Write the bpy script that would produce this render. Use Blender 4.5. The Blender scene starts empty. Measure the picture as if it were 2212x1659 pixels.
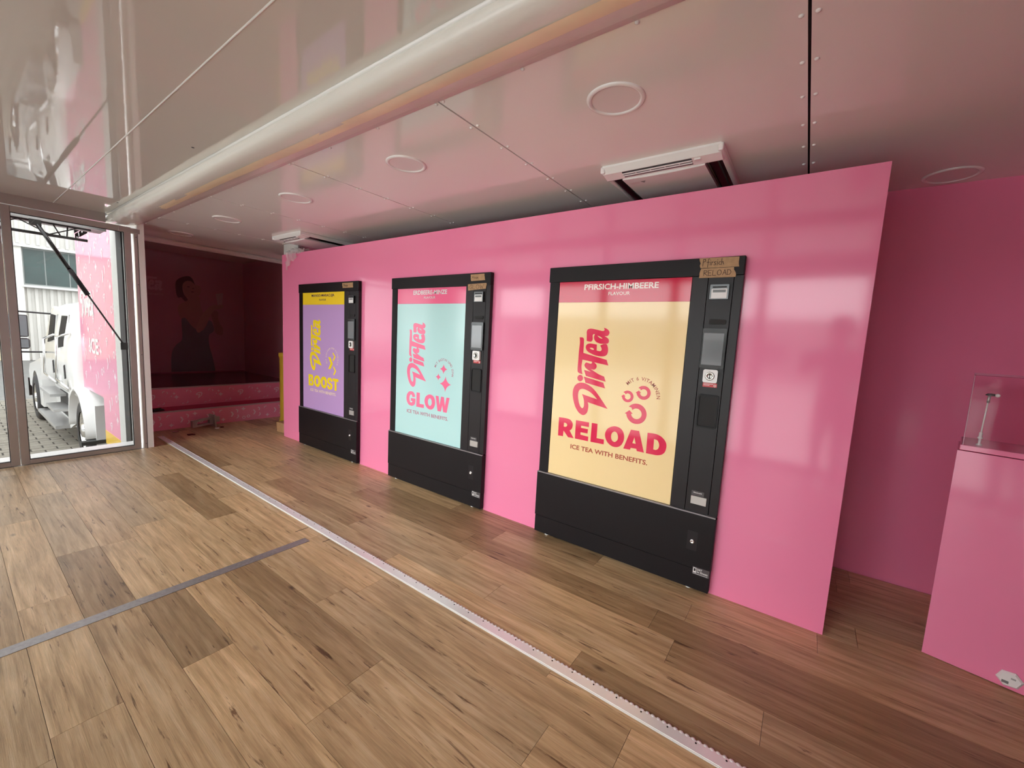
import bpy, bmesh, math, random
from mathutils import Vector, Matrix
from mathutils.geometry import tessellate_polygon

random.seed(7)
scene = bpy.context.scene
C = scene.collection
PI = math.pi

# ------------------------------------------------------------------ camera
cam_d = bpy.data.cameras.new('camera')
cam = bpy.data.objects.new('camera', cam_d)
C.objects.link(cam)
RW = ((0.80961308, 0.58468613, 0.05166032),
      (0.10723433, -0.06080532, -0.99237267),
      (-0.57708531, 0.80897765, -0.11192721))
cam.matrix_world = Matrix(((RW[0][0], -RW[1][0], -RW[2][0], 0.0),
                           (RW[0][1], -RW[1][1], -RW[2][1], 0.0),
                           (RW[0][2], -RW[1][2], -RW[2][2], 1.4),
                           (0, 0, 0, 1)))
cam_d.sensor_fit = 'HORIZONTAL'
cam_d.sensor_width = 36.0
cam_d.lens = 14.3687
cam_d.clip_start = 0.02
cam_d.clip_end = 400
scene.camera = cam

# ------------------------------------------------------------------ sky and exposure
world = bpy.data.worlds.new('overcast_sky')
scene.world = world
world.use_nodes = True
bg = world.node_tree.nodes['Background']
bg.inputs['Color'].default_value = (0.97, 0.98, 1.0, 1)
bg.inputs['Strength'].default_value = 1.0
vs = scene.view_settings
vs.view_transform = 'Standard'
vs.look = 'None'
vs.gamma = 1.0
vs.use_curve_mapping = False
vs.exposure = 2.98
cy = scene.cycles
cy.use_denoising = True
cy.max_bounces = 10
cy.diffuse_bounces = 6
cy.glossy_bounces = 5
cy.transparent_max_bounces = 16
cy.sample_clamp_indirect = 6.0
cy.caustics_reflective = False
cy.caustics_refractive = False

# ------------------------------------------------------------------ helpers
def lin(c):
    return c / 12.92 if c <= 0.04045 else ((c + 0.055) / 1.055) ** 2.4

def rgb(r, g, b):
    return (lin(r / 255), lin(g / 255), lin(b / 255), 1.0)

MATS = {}

def mat(name, col, rough=0.5, metal=0.0, spec=0.5, coat=0.0, bump=None, var=None, emit=None):
    """bump=(scale, distance); var=(scale, amount) mottles the colour."""
    if name in MATS:
        return MATS[name]
    m = bpy.data.materials.new(name)
    m.use_nodes = True
    nt = m.node_tree
    b = nt.nodes['Principled BSDF']
    b.inputs['Base Color'].default_value = col
    b.inputs['Roughness'].default_value = rough
    b.inputs['Metallic'].default_value = metal
    b.inputs['Specular IOR Level'].default_value = spec
    b.inputs['Coat Weight'].default_value = coat
    b.inputs['Coat Roughness'].default_value = 0.05
    geo = nt.nodes.new('ShaderNodeNewGeometry')
    if var:
        n = nt.nodes.new('ShaderNodeTexNoise')
        n.inputs['Scale'].default_value = var[0]
        n.inputs['Detail'].default_value = 4
        nt.links.new(geo.outputs['Position'], n.inputs['Vector'])
        h = nt.nodes.new('ShaderNodeHueSaturation')
        h.inputs['Color'].default_value = col
        mr = nt.nodes.new('ShaderNodeMapRange')
        mr.inputs['From Min'].default_value = 0.3
        mr.inputs['From Max'].default_value = 0.7
        mr.inputs['To Min'].default_value = 1 - var[1]
        mr.inputs['To Max'].default_value = 1 + var[1]
        nt.links.new(n.outputs['Fac'], mr.inputs['Value'])
        nt.links.new(mr.outputs['Result'], h.inputs['Value'])
        nt.links.new(h.outputs['Color'], b.inputs['Base Color'])
    if bump:
        n2 = nt.nodes.new('ShaderNodeTexNoise')
        n2.inputs['Scale'].default_value = bump[0]
        n2.inputs['Detail'].default_value = 3
        nt.links.new(geo.outputs['Position'], n2.inputs['Vector'])
        bp = nt.nodes.new('ShaderNodeBump')
        bp.inputs['Strength'].default_value = 1.0
        bp.inputs['Distance'].default_value = bump[1]
        nt.links.new(n2.outputs['Fac'], bp.inputs['Height'])
        nt.links.new(bp.outputs['Normal'], b.inputs['Normal'])
    MATS[name] = m
    return m

def glass_mat(name, tint, ior=1.45, rough=0.0):
    if name in MATS:
        return MATS[name]
    m = bpy.data.materials.new(name)
    m.use_nodes = True
    nt = m.node_tree
    for n in list(nt.nodes):
        if n.type == 'BSDF_PRINCIPLED':
            nt.nodes.remove(n)
    out = nt.nodes['Material Output']
    tr = nt.nodes.new('ShaderNodeBsdfTransparent')
    tr.inputs['Color'].default_value = tint
    gl = nt.nodes.new('ShaderNodeBsdfGlossy')
    gl.inputs['Roughness'].default_value = rough
    fr = nt.nodes.new('ShaderNodeFresnel')
    fr.inputs['IOR'].default_value = ior
    mx = nt.nodes.new('ShaderNodeMixShader')
    nt.links.new(fr.outputs['Fac'], mx.inputs['Fac'])
    nt.links.new(tr.outputs['BSDF'], mx.inputs[1])
    nt.links.new(gl.outputs['BSDF'], mx.inputs[2])
    nt.links.new(mx.outputs['Shader'], out.inputs['Surface'])
    MATS[name] = m
    return m

def film_mat(name, col, opac, rough):
    """thin translucent plastic: part see-through, part sheeny white"""
    m = bpy.data.materials.new(name)
    m.use_nodes = True
    nt = m.node_tree
    b = nt.nodes['Principled BSDF']
    b.inputs['Base Color'].default_value = col
    b.inputs['Roughness'].default_value = rough
    b.inputs['Alpha'].default_value = opac
    return m

def obj(name, me, material=None, parent=None, smooth=False):
    o = bpy.data.objects.new(name, me)
    C.objects.link(o)
    if material is not None and len(me.materials) == 0:
        me.materials.append(material)
    if parent is not None:
        o.parent = parent
    if smooth:
        for p in me.polygons:
            p.use_smooth = True
    return o

def tag(o, label, cat, group=None, kind=None):
    o['label'] = label
    o['category'] = cat
    if group:
        o['group'] = group
    if kind:
        o['kind'] = kind
    return o

def thing(name, label, cat, loc=(0, 0, 0), rz=0.0, group=None, kind=None):
    o = bpy.data.objects.new(name, None)
    o.empty_display_size = 0.1
    C.objects.link(o)
    o.location = loc
    o.rotation_euler = (0, 0, rz)
    return tag(o, label, cat, group, kind)

class MB:
    """collects simple shapes into one mesh"""
    def __init__(self):
        self.bm = bmesh.new()

    def box(self, x0, x1, y0, y1, z0, z1, bevel=0.0, seg=1):
        bm = self.bm
        v = [bm.verts.new(p) for p in ((x0, y0, z0), (x1, y0, z0), (x1, y1, z0), (x0, y1, z0),
                                       (x0, y0, z1), (x1, y0, z1), (x1, y1, z1), (x0, y1, z1))]
        fs = [bm.faces.new([v[i] for i in f]) for f in
              ((0, 3, 2, 1), (4, 5, 6, 7), (0, 1, 5, 4), (1, 2, 6, 5), (2, 3, 7, 6), (3, 0, 4, 7))]
        if bevel:
            es = list({e for f in fs for e in f.edges})
            bmesh.ops.bevel(bm, geom=es, offset=bevel, segments=seg, affect='EDGES', profile=0.5)
        return self

    def rod(self, a, b, r, n=10, r2=None):
        a, b = Vector(a), Vector(b)
        r2 = r if r2 is None else r2
        d = (b - a).normalized()
        u = d.orthogonal().normalized()
        w = d.cross(u)
        bm = self.bm
        A, Bv = [], []
        for i in range(n):
            t = 2 * PI * i / n
            k = u * math.cos(t) + w * math.sin(t)
            A.append(bm.verts.new(a + k * r))
            Bv.append(bm.verts.new(b + k * r2))
        for i in range(n):
            j = (i + 1) % n
            bm.faces.new((A[i], A[j], Bv[j], Bv[i]))
        bm.faces.new(A[::-1])
        bm.faces.new(Bv)
        return self

    def path(self, pts, r, n=8):
        for i in range(len(pts) - 1):
            self.rod(pts[i], pts[i + 1], r, n)
        return self

    def lathe(self, prof, n=32, axis='z', c=(0, 0, 0)):
        """prof = [(r, h)...] revolved about axis through c"""
        bm = self.bm
        rings = []
        for r, h in prof:
            ring = []
            for i in range(n):
                t = 2 * PI * i / n
                p = (r * math.cos(t), r * math.sin(t), h)
                if axis == 'y':
                    p = (p[0], p[2], p[1])
                elif axis == 'x':
                    p = (p[2], p[0], p[1])
                ring.append(bm.verts.new((p[0] + c[0], p[1] + c[1], p[2] + c[2])))
            rings.append(ring)
        for a, b in zip(rings, rings[1:]):
            for i in range(n):
                j = (i + 1) % n
                bm.faces.new((a[i], a[j], b[j], b[i]))
        return self

    def prism(self, pts, ax, lo, hi):
        """extrude a 2-D outline along an axis ('x': pts are (y,z); 'y': (x,z); 'z': (x,y))"""
        bm = self.bm
        def P(p, t):
            return {'x': (t, p[0], p[1]), 'y': (p[0], t, p[1]), 'z': (p[0], p[1], t)}[ax]
        a = [bm.verts.new(P(p, lo)) for p in pts]
        b = [bm.verts.new(P(p, hi)) for p in pts]
        n = len(pts)
        for i in range(n):
            j = (i + 1) % n
            bm.faces.new((a[i], a[j], b[j], b[i]))
        bm.faces.new(a[::-1])
        bm.faces.new(b)
        return self

    def mesh(self, name='m'):
        bmesh.ops.recalc_face_normals(self.bm, faces=self.bm.faces[:])
        me = bpy.data.meshes.new(name)
        self.bm.to_mesh(me)
        self.bm.free()
        return me

    def build(self, name, material, parent=None, smooth=False):
        return obj(name, self.mesh(name), material, parent, smooth)

def box(name, m, parent, x0, x1, y0, y1, z0, z1, bevel=0.0, seg=1):
    return MB().box(x0, x1, y0, y1, z0, z1, bevel, seg).build(name, m, parent)

def smooth_outline(pts, sub=5):
    """closed Catmull-Rom through pts; a third value marks a sharp corner"""
    n = len(pts)
    out = []
    for i in range(n):
        p0, p1, p2, p3 = (pts[(i + k) % n] for k in (-1, 0, 1, 2))
        if len(p1) > 2 and len(p2) > 2:
            out.append((p1[0], p1[1]))
            continue
        a = p1 if len(p1) > 2 else p0
        d = p2 if len(p2) > 2 else p3
        for s in range(sub):
            t = s / sub
            q = []
            for k in (0, 1):
                q.append(0.5 * (2 * p1[k] + (p2[k] - a[k]) * t + (2 * a[k] - 5 * p1[k] + 4 * p2[k] - d[k]) * t * t
                                + (-a[k] + 3 * p1[k] - 3 * p2[k] + d[k]) * t ** 3))
            out.append(tuple(q))
    return out

def flat_mesh(shapes, mapf, sub=5, raw=False):
    """shapes: list of [outline, hole, ...]; mapf(u,v) -> 3-D point; flat print"""
    V, F = [], []
    for s in shapes:
        cs = [c if raw else smooth_outline(c, sub) for c in s]
        polys = [[Vector((p[0], p[1], 0)) for p in c] for c in cs]
        flat = [p for c in cs for p in c]
        base = len(V)
        V += [mapf(p[0], p[1]) for p in flat]
        for t in tessellate_polygon(polys):
            F.append(tuple(base + i for i in t))
    me = bpy.data.meshes.new('print')
    me.from_pydata(V, [], F)
    return me

TEXT_CACHE = {}

def text_pts(body, weight=0.0):
    """vertices and faces of built-in lettering, normalised to height 1 capital at origin"""
    key = (body, weight)
    if key in TEXT_CACHE:
        return TEXT_CACHE[key]
    cu = bpy.data.curves.new('t', 'FONT')
    cu.body = body
    cu.resolution_u = 3
    cu.offset = weight
    cu.fill_mode = 'FRONT'
    o = bpy.data.objects.new('t', cu)
    C.objects.link(o)
    dg = bpy.context.evaluated_depsgraph_get()
    dg.update()
    me = bpy.data.meshes.new_from_object(o.evaluated_get(dg))
    V = [(v.co.x, v.co.y) for v in me.vertices]
    F = [tuple(p.vertices) for p in me.polygons]
    bpy.data.objects.remove(o)
    bpy.data.curves.remove(cu)
    bpy.data.meshes.remove(me)
    TEXT_CACHE[key] = (V, F)
    return V, F

def text_print(name, body, u0, u1, v0, v1, mapf, m, parent, weight=0.0):
    V, F = text_pts(body, weight)
    xs = [p[0] for p in V]
    ys = [p[1] for p in V]
    ax, bx, ay, by = min(xs), max(xs), min(ys), max(ys)
    me = bpy.data.meshes.new(name)
    me.from_pydata([mapf(u0 + (p[0] - ax) / (bx - ax) * (u1 - u0), v0 + (p[1] - ay) / (by - ay) * (v1 - v0))
                    for p in V], [], F)
    return obj(name, me, m, parent)

def arc_text(name, body, p0, p1, p2, h, mapf, m, parent, weight=0.0):
    """letters along the circle through three points (middle line of the letters)"""
    ax, ay = p0; bx, by = p1; cx, cyy = p2
    d = 2 * (ax * (by - cyy) + bx * (cyy - ay) + cx * (ay - by))
    ux = ((ax * ax + ay * ay) * (by - cyy) + (bx * bx + by * by) * (cyy - ay) + (cx * cx + cyy * cyy) * (ay - by)) / d
    uy = ((ax * ax + ay * ay) * (cx - bx) + (bx * bx + by * by) * (ax - cx) + (cx * cx + cyy * cyy) * (bx - ax)) / d
    r = math.hypot(ax - ux, ay - uy)
    a0 = math.atan2(ay - uy, ax - ux)
    a1 = math.atan2(cyy - uy, cx - ux)
    while a1 > a0:
        a1 -= 2 * PI
    wid = {'I': 0.45, ' ': 0.55, 'M': 1.2, 'N': 1.05, 'W': 1.3}
    ws = [wid.get(ch, 0.95) for ch in body]
    tot = sum(ws) - ws[0] / 2 - ws[-1] / 2
    pos = 0.0
    V, F = [], []
    for i, ch in enumerate(body):
        if i:
            pos += (ws[i - 1] + ws[i]) / 2
        if ch == ' ':
            continue
        t = a0 + (a1 - a0) * pos / tot
        TV, TF = text_pts(ch, weight)
        mx = (min(p[0] for p in TV) + max(p[0] for p in TV)) / 2
        hh = 0.7
        ex, ey = math.cos(t), math.sin(t)
        base = len(V)
        for x, y in TV:
            lx = (x - mx) / hh * h
            ly = (y / hh - 0.5) * h
            V.append(mapf(ux + ex * (r + ly) + ey * lx, uy + ey * (r + ly) - ex * lx))
        F += [tuple(base + k for k in f) for f in TF]
    me = bpy.data.meshes.new(name)
    me.from_pydata(V, [], F)
    return obj(name, me, m, parent)

def copy_tree(o, parent=None):
    c = o.copy()
    C.objects.link(c)
    c.parent = parent
    for ch in o.children:
        copy_tree(ch, c)
    return c

# ------------------------------------------------------------------ materials
M_pink = mat('glossy_pink_laminate', (0.92, 0.25, 0.435, 1), 0.09, spec=0.5, bump=(1.6, 0.0006))
M_pinkprint = mat('pink_printed_vinyl', (0.92, 0.30, 0.45, 1), 0.28)
M_ceil = mat('glossy_white_ceiling_panel', (0.87, 0.85, 0.82, 1), 0.11, spec=0.5, bump=(1.8, 0.0008))
M_ceil2 = mat('wavy_gloss_ceiling_panel', (0.72, 0.68, 0.63, 1), 0.025, spec=0.75, bump=(42.0, 0.00007))
M_white = mat('white_plastic', (0.86, 0.85, 0.83, 1), 0.3)
M_whitegloss = mat('glossy_white_plastic', (0.86, 0.85, 0.84, 1), 0.12)
M_dark = mat('dark_void', (0.012, 0.010, 0.010, 1), 0.7)
M_black = mat('black_powder_coat', (0.009, 0.0065, 0.008, 1), 0.48, spec=0.24, bump=(900, 0.0001))
M_blackgloss = mat('black_gloss_plastic', (0.012, 0.010, 0.011, 1), 0.12)
M_alu = mat('brushed_aluminium', (0.62, 0.60, 0.58, 1), 0.38, metal=0.55, var=(6, 0.05))
M_alubright = mat('bright_aluminium', (0.86, 0.85, 0.84, 1), 0.25, metal=0.25)
M_alufloor = mat('worn_aluminium_strip', (0.36, 0.345, 0.345, 1), 0.42, metal=0.6, var=(60, 0.12))
M_chrome = mat('chrome', (0.85, 0.85, 0.85, 1), 0.08, metal=1.0)
M_rubber = mat('black_rubber', (0.015, 0.015, 0.016, 1), 0.65)
M_grey = mat('grey_paint', (0.33, 0.33, 0.32, 1), 0.45)
M_greylight = mat('pale_grey_paint', (0.62, 0.62, 0.60, 1), 0.4)
M_tape = mat('brown_paper_tape', rgb(176, 138, 98), 0.55, var=(40, 0.12))
M_ink = mat('brown_pen_ink', rgb(60, 34, 22), 0.6)
M_glass = glass_mat('clear_glass', (0.94, 0.96, 0.95, 1))
M_doorglass = glass_mat('dimmed_door_glass', (0.62, 0.63, 0.625, 1))  # grey tint added to dim the bright yard behind the doors
M_acryl = glass_mat('acrylic', (0.985, 0.965, 0.97, 1), ior=1.18)
M_label = mat('white_label', (0.82, 0.81, 0.80, 1), 0.35)
M_red = mat('red_sticker', rgb(196, 38, 44), 0.35)

def wood_mat():
    m = bpy.data.materials.new('oak_vinyl_plank')
    m.use_nodes = True
    nt = m.node_tree
    N, L = nt.nodes, nt.links
    b = N['Principled BSDF']
    geo = N.new('ShaderNodeNewGeometry')
    oi = N.new('ShaderNodeObjectInfo')
    off = N.new('ShaderNodeVectorMath'); off.operation = 'MULTIPLY_ADD'
    L.new(oi.outputs['Random'], off.inputs[0])
    off.inputs[1].default_value = (37.0, 91.0, 13.0)
    L.new(geo.outputs['Position'], off.inputs[2])
    def stretched(sx, sy, scale, detail, dist=0.0, rough=0.6):
        mp = N.new('ShaderNodeMapping')
        mp.inputs['Scale'].default_value = (sx, sy, 1)
        L.new(off.outputs['Vector'], mp.inputs['Vector'])
        n = N.new('ShaderNodeTexNoise')
        n.inputs['Scale'].default_value = scale
        n.inputs['Detail'].default_value = detail
        n.inputs['Roughness'].default_value = rough
        n.inputs['Distortion'].default_value = dist
        L.new(mp.outputs['Vector'], n.inputs['Vector'])
        return n.outputs['Fac']
    def ramp(src, stops):
        r = N.new('ShaderNodeValToRGB')
        els = r.color_ramp.elements
        while len(els) < len(stops):
            els.new(0.5)
        for e, (p, c) in zip(els, stops):
            e.position = p
            e.color = (c, c, c, 1) if not isinstance(c, tuple) else c
        L.new(src, r.inputs['Fac'])
        return r.outputs['Color']
    def mix(kind, fac, a, c):
        x = N.new('ShaderNodeMix')
        x.data_type = 'RGBA'
        x.blend_type = kind
        if isinstance(fac, float):
            x.inputs['Factor'].default_value = fac
        else:
            L.new(fac, x.inputs['Factor'])
        for k, s in ((6, a), (7, c)):
            if isinstance(s, tuple):
                x.inputs[k].default_value = s
            else:
                L.new(s, x.inputs[k])
        return x.outputs[2]
    grain = stretched(0.50, 8.0, 5.0, 7, 0.55, 0.58)
    fine = stretched(0.9, 60.0, 9.0, 6, 0.4, 0.72)
    blot = stretched(0.7, 2.6, 2.2, 3, 0.8)
    crack = stretched(1.0, 13.0, 3.4, 5, 0.6, 0.68)
    base = ramp(grain, [(0.27, rgb(158, 129, 92)), (0.5, rgb(195, 165, 124)), (0.74, rgb(218, 192, 154))])
    fr = ramp(fine, [(0.34, 0.70), (0.60, 1.10)])
    c = mix('MULTIPLY', 0.75, base, fr)
    br = ramp(blot, [(0.3, 0.78), (0.7, 1.14)])
    c = mix('MULTIPLY', 0.8, c, br)
    cr = ramp(crack, [(0.605, 0.0), (0.675, 0.9)])
    c = mix('MIX', cr, c, rgb(96, 66, 40))
    # knots
    mp = N.new('ShaderNodeMapping'); mp.inputs['Scale'].default_value = (1.3, 3.0, 1)
    L.new(off.outputs['Vector'], mp.inputs['Vector'])
    vo = N.new('ShaderNodeTexVoronoi'); vo.inputs['Scale'].default_value = 1.0
    L.new(mp.outputs['Vector'], vo.inputs['Vector'])
    kn = ramp(vo.outputs['Distance'], [(0.010, 0.9), (0.050, 0.0)])
    c = mix('MIX', kn, c, rgb(70, 44, 26))
    c = mix('MULTIPLY', 1.0, c, oi.outputs['Color'])
    L.new(c, b.inputs['Base Color'])
    b.inputs['Roughness'].default_value = 0.36
    b.inputs['Specular IOR Level'].default_value = 0.45
    bp = N.new('ShaderNodeBump')
    bp.inputs['Strength'].default_value = 0.5
    bp.inputs['Distance'].default_value = 0.0012
    L.new(fine, bp.inputs['Height'])
    L.new(bp.outputs['Normal'], b.inputs['Normal'])
    return m
M_wood = wood_mat()

# outlines of the lettering and the mural (metres)
LOGO = [
 [[[0.4852,0.9801,1],[0.4482,1.0236],[0.4155,1.0613],[0.383,1.0936],[0.3554,1.1126],[0.3192,1.1269],[0.2834,1.1292],[0.2571,1.1181],[0.2403,1.0998],[0.2317,1.0739],[0.231,1.0405],[0.2381,1.008],[0.2497,0.9762],[0.2681,0.9454],[0.2879,0.9254],[0.3135,0.9147],[0.3331,0.9219],[0.3451,0.9381],[0.3499,0.9614],[0.3501,0.986],[0.3442,1.0056,1]],[[0.4093,1.0325,1],[0.3861,1.0537],[0.3586,1.0725],[0.3314,1.0835],[0.3044,1.0893],[0.2846,1.0842],[0.2744,1.0706],[0.2707,1.0475],[0.2737,1.0209],[0.2813,0.993],[0.292,0.9716],[0.3055,0.9603],[0.3141,0.9644],[0.3185,0.9774],[0.3179,1.002],[0.3124,1.026],[0.2991,1.0543,1]]],
 [[[0.3033,1.172,1],[0.4425,1.1449,1],[0.458,1.1094,1],[0.3179,1.132,1]]],
 [[[0.2983,1.1609],[0.2974,1.1527],[0.2935,1.1455],[0.2873,1.1402],[0.2796,1.1378],[0.2716,1.1386],[0.2645,1.1425],[0.2595,1.1489],[0.2573,1.1569],[0.2583,1.1651],[0.2622,1.1724],[0.2685,1.1776],[0.2763,1.18],[0.2842,1.1791],[0.2912,1.1752],[0.2962,1.1688]]],
 [[[0.3012,1.2156,1],[0.3501,1.2075,1],[0.325,1.2205],[0.3086,1.2333],[0.3023,1.2469],[0.3066,1.2593],[0.3171,1.265],[0.3438,1.2594],[0.3534,1.2642],[0.3535,1.273,1],[0.3688,1.2702],[0.3848,1.2575],[0.3889,1.244],[0.3828,1.2295],[0.3684,1.2223],[0.3487,1.2254,1],[0.3824,1.2076],[0.4089,1.1954],[0.4447,1.1846,1],[0.4578,1.1524,1],[0.3175,1.1766,1]]],
 [[[0.2535,1.4273,1],[0.2736,1.4273],[0.2829,1.4205],[0.2862,1.4067],[0.2881,1.3265,1],[0.4533,1.2922,1],[0.4673,1.2575,1],[0.2849,1.2819,1],[0.2815,1.2391],[0.2851,1.211],[0.2924,1.186,1],[0.272,1.1894],[0.2577,1.1983],[0.2538,1.2205],[0.2545,1.2695],[0.2549,1.3345],[0.2577,1.3913]]],
 [[[0.3023,1.3695],[0.3059,1.3517],[0.3203,1.3365],[0.3473,1.3235],[0.3781,1.3144],[0.408,1.3117],[0.4349,1.3143],[0.4507,1.3244],[0.4574,1.343],[0.4563,1.3662],[0.4484,1.387],[0.4397,1.3928,1],[0.4225,1.3908,1],[0.4015,1.3807,1],[0.4096,1.3694],[0.414,1.356],[0.4085,1.3463],[0.3969,1.3448],[0.3805,1.3477,1],[0.3788,1.3854,1],[0.3529,1.3892],[0.3269,1.3899],[0.31,1.3839]],[[0.3292,1.361,1],[0.3463,1.3631],[0.3598,1.3568,1],[0.3594,1.35,1],[0.3429,1.3526]]],
 [[[0.3052,1.4055,1],[0.303,1.4452],[0.3014,1.465],[0.3068,1.4791],[0.3215,1.4854],[0.3431,1.4853],[0.3776,1.4793],[0.4095,1.4733],[0.4217,1.4767],[0.4231,1.4845],[0.4174,1.494,1],[0.4351,1.4895],[0.4502,1.4796],[0.4583,1.4664],[0.4553,1.4529],[0.4451,1.4429],[0.4266,1.4414,1],[0.4438,1.4332],[0.4562,1.4221],[0.4583,1.4068],[0.4529,1.3969],[0.4389,1.3931,1],[0.4223,1.3923],[0.4014,1.3928],[0.3754,1.4009],[0.3593,1.4159],[0.3549,1.4334],[0.3599,1.4513,1],[0.3501,1.4509],[0.3452,1.4429],[0.3471,1.4233],[0.3448,1.4094],[0.3325,1.4021]],[[0.3772,1.4422,1],[0.3935,1.4389],[0.4119,1.428,1],[0.4135,1.4242,1],[0.3942,1.4292]]]]
RELOAD = [
 [[[0.1385,0.8734,1],[0.1942,0.874],[0.226,0.8681],[0.2438,0.8508],[0.2468,0.8291],[0.2405,0.807],[0.2263,0.794,1],[0.2606,0.7466,1],[0.2182,0.746,1],[0.1878,0.7781],[0.18,0.785,1],[0.1788,0.7457,1],[0.1396,0.7446,1]],[[0.1798,0.8415,1],[0.1944,0.8406],[0.2051,0.8314],[0.2028,0.8196],[0.1919,0.8137],[0.1796,0.8136,1]]],
 [[[0.2685,0.873,1],[0.365,0.8728,1],[0.3658,0.8415,1],[0.3092,0.8417,1],[0.3094,0.827,1],[0.3607,0.826,1],[0.3596,0.797,1],[0.3084,0.7965,1],[0.3087,0.7805,1],[0.3667,0.7765,1],[0.3666,0.746,1],[0.2699,0.7464,1]]],
 [[[0.3842,0.8732,1],[0.4252,0.873,1],[0.4258,0.7789,1],[0.4767,0.7784,1],[0.4773,0.7468,1],[0.3839,0.7462,1]]],
 [[[0.5341,0.8757],[0.569,0.8745],[0.5954,0.8566],[0.608,0.8233],[0.6049,0.7889],[0.5883,0.7593],[0.5625,0.7454],[0.531,0.7471],[0.5018,0.7651],[0.484,0.7964],[0.4827,0.827],[0.4983,0.8566]],[[0.5426,0.8434],[0.5587,0.8369],[0.5682,0.8159],[0.5662,0.7928],[0.5501,0.7764],[0.532,0.7825],[0.5232,0.8037],[0.5262,0.8291]]],
 [[[0.6472,0.8739,1],[0.6989,0.8739,1],[0.7389,0.7462,1],[0.695,0.7473,1],[0.6901,0.7611,1],[0.6552,0.7596,1],[0.6518,0.747,1],[0.6085,0.7464,1]],[[0.6731,0.8299,1],[0.6842,0.7906,1],[0.6629,0.7909,1]]],
 [[[0.7505,0.8726,1],[0.7951,0.8742],[0.8303,0.8646],[0.856,0.8429],[0.867,0.815],[0.8619,0.7785],[0.8452,0.7571],[0.8187,0.7471],[0.7892,0.7459],[0.7514,0.7456,1]],[[0.7918,0.8413,1],[0.8124,0.8363],[0.8247,0.8136],[0.8217,0.7898],[0.8089,0.7782],[0.7927,0.7777,1]]]]
MURAL = {
 'dress': [[2.254,0.524,1],[2.262,0.769],[2.285,0.895],[2.343,0.998],[2.409,1.056],[2.426,1.149],[2.421,1.286],[2.421,1.434,1],[2.477,1.449],[2.559,1.327],[2.653,1.245],[2.733,1.26],[2.818,1.437,1],[2.863,1.404],[2.894,1.286],[2.874,1.225],[2.821,1.181],[2.807,1.09],[2.82,0.946],[2.852,0.801],[2.88,0.642],[2.895,0.519,1]],
 'skin_torso': [[2.381,1.634],[2.429,1.695],[2.51,1.748],[2.526,1.806,1],[2.69,1.836,1],[2.697,1.744],[2.713,1.629],[2.76,1.516],[2.818,1.443,1],[2.733,1.254],[2.653,1.239],[2.559,1.322],[2.477,1.443],[2.421,1.428],[2.387,1.51]],
 'near_forearm': [[2.625,1.273],[2.689,1.464],[2.782,1.612],[2.865,1.696],[2.959,1.716],[3.058,1.72],[3.009,1.649],[2.915,1.623],[2.829,1.485],[2.734,1.29],[2.662,1.204]],
 'far_forearm': [[2.863,1.595],[2.956,1.602],[2.963,1.482],[2.992,1.375],[3.034,1.292],[3.025,1.194],[2.977,1.174],[2.905,1.226],[2.897,1.346],[2.86,1.499]],
 'face': [[2.453,2.023],[2.506,2.092],[2.572,2.101],[2.628,2.035],[2.704,2.013],[2.718,1.966],[2.69,1.859],[2.602,1.809],[2.516,1.794],[2.471,1.857]],
 'hair': [[2.36,2.033],[2.405,2.105],[2.49,2.153],[2.555,2.161],[2.601,2.117],[2.629,2.03,1],[2.572,2.084],[2.506,2.077],[2.46,2.024],[2.451,1.944],[2.471,1.846],[2.52,1.766],[2.477,1.739],[2.432,1.796],[2.382,1.791],[2.358,1.899]],
 'cup': [[2.932,1.91,1],[3.048,1.935,1],[3.029,1.729,1],[2.961,1.716,1]]}

# ================================================================== THE ROOM
def struct(name, m, label, cat, *dims):
    o = box(name, m, None, *dims)
    return tag(o, label, cat, kind='structure')

# ---- floor: dark base slab, every plank an object of its own
fl = MB().box(-5.79, 3.0, -1.04, 3.40, -0.12, -0.006)
fl.box(-6.62, -5.79, 1.25, 3.40, -0.12, -0.006)
floor = fl.build('floor', M_dark)
tag(floor, 'oak-look vinyl plank floor of the show trailer', 'floor', kind='structure')
plank_unit = MB().box(0, 1, 0, 1, -0.006, 0.0).mesh('plank')
plank_unit.materials.append(M_wood)

def plank(x0, x1, y0, y1, tone):
    o = bpy.data.objects.new('plank', plank_unit)
    C.objects.link(o)
    o.parent = floor
    g = 0.0007
    o.location = (x0 + g, y0 + g, 0)
    o.scale = (x1 - x0 - 2 * g, y1 - y0 - 2 * g, 1)
    o.color = tone
    return o

def tone(dark=False):
    if dark:
        k = random.uniform(0.63, 0.69)
        return (k, k * 0.95, k * 0.90, 1)
    k = random.uniform(0.86, 1.12)
    w = random.uniform(-0.03, 0.03)
    return (k * (1 + w), k, k * (1 - w), 1)

def row(y0, y1, xa, xb, ends, darks=()):
    """ends: plank joints; darks: indices of clearly darker boards"""
    xs = [xa] + [e for e in ends if xa + 0.05 < e < xb - 0.05] + [xb]
    for i in range(len(xs) - 1):
        plank(xs[i], xs[i + 1], y0, y1, tone(i in darks))

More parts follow.
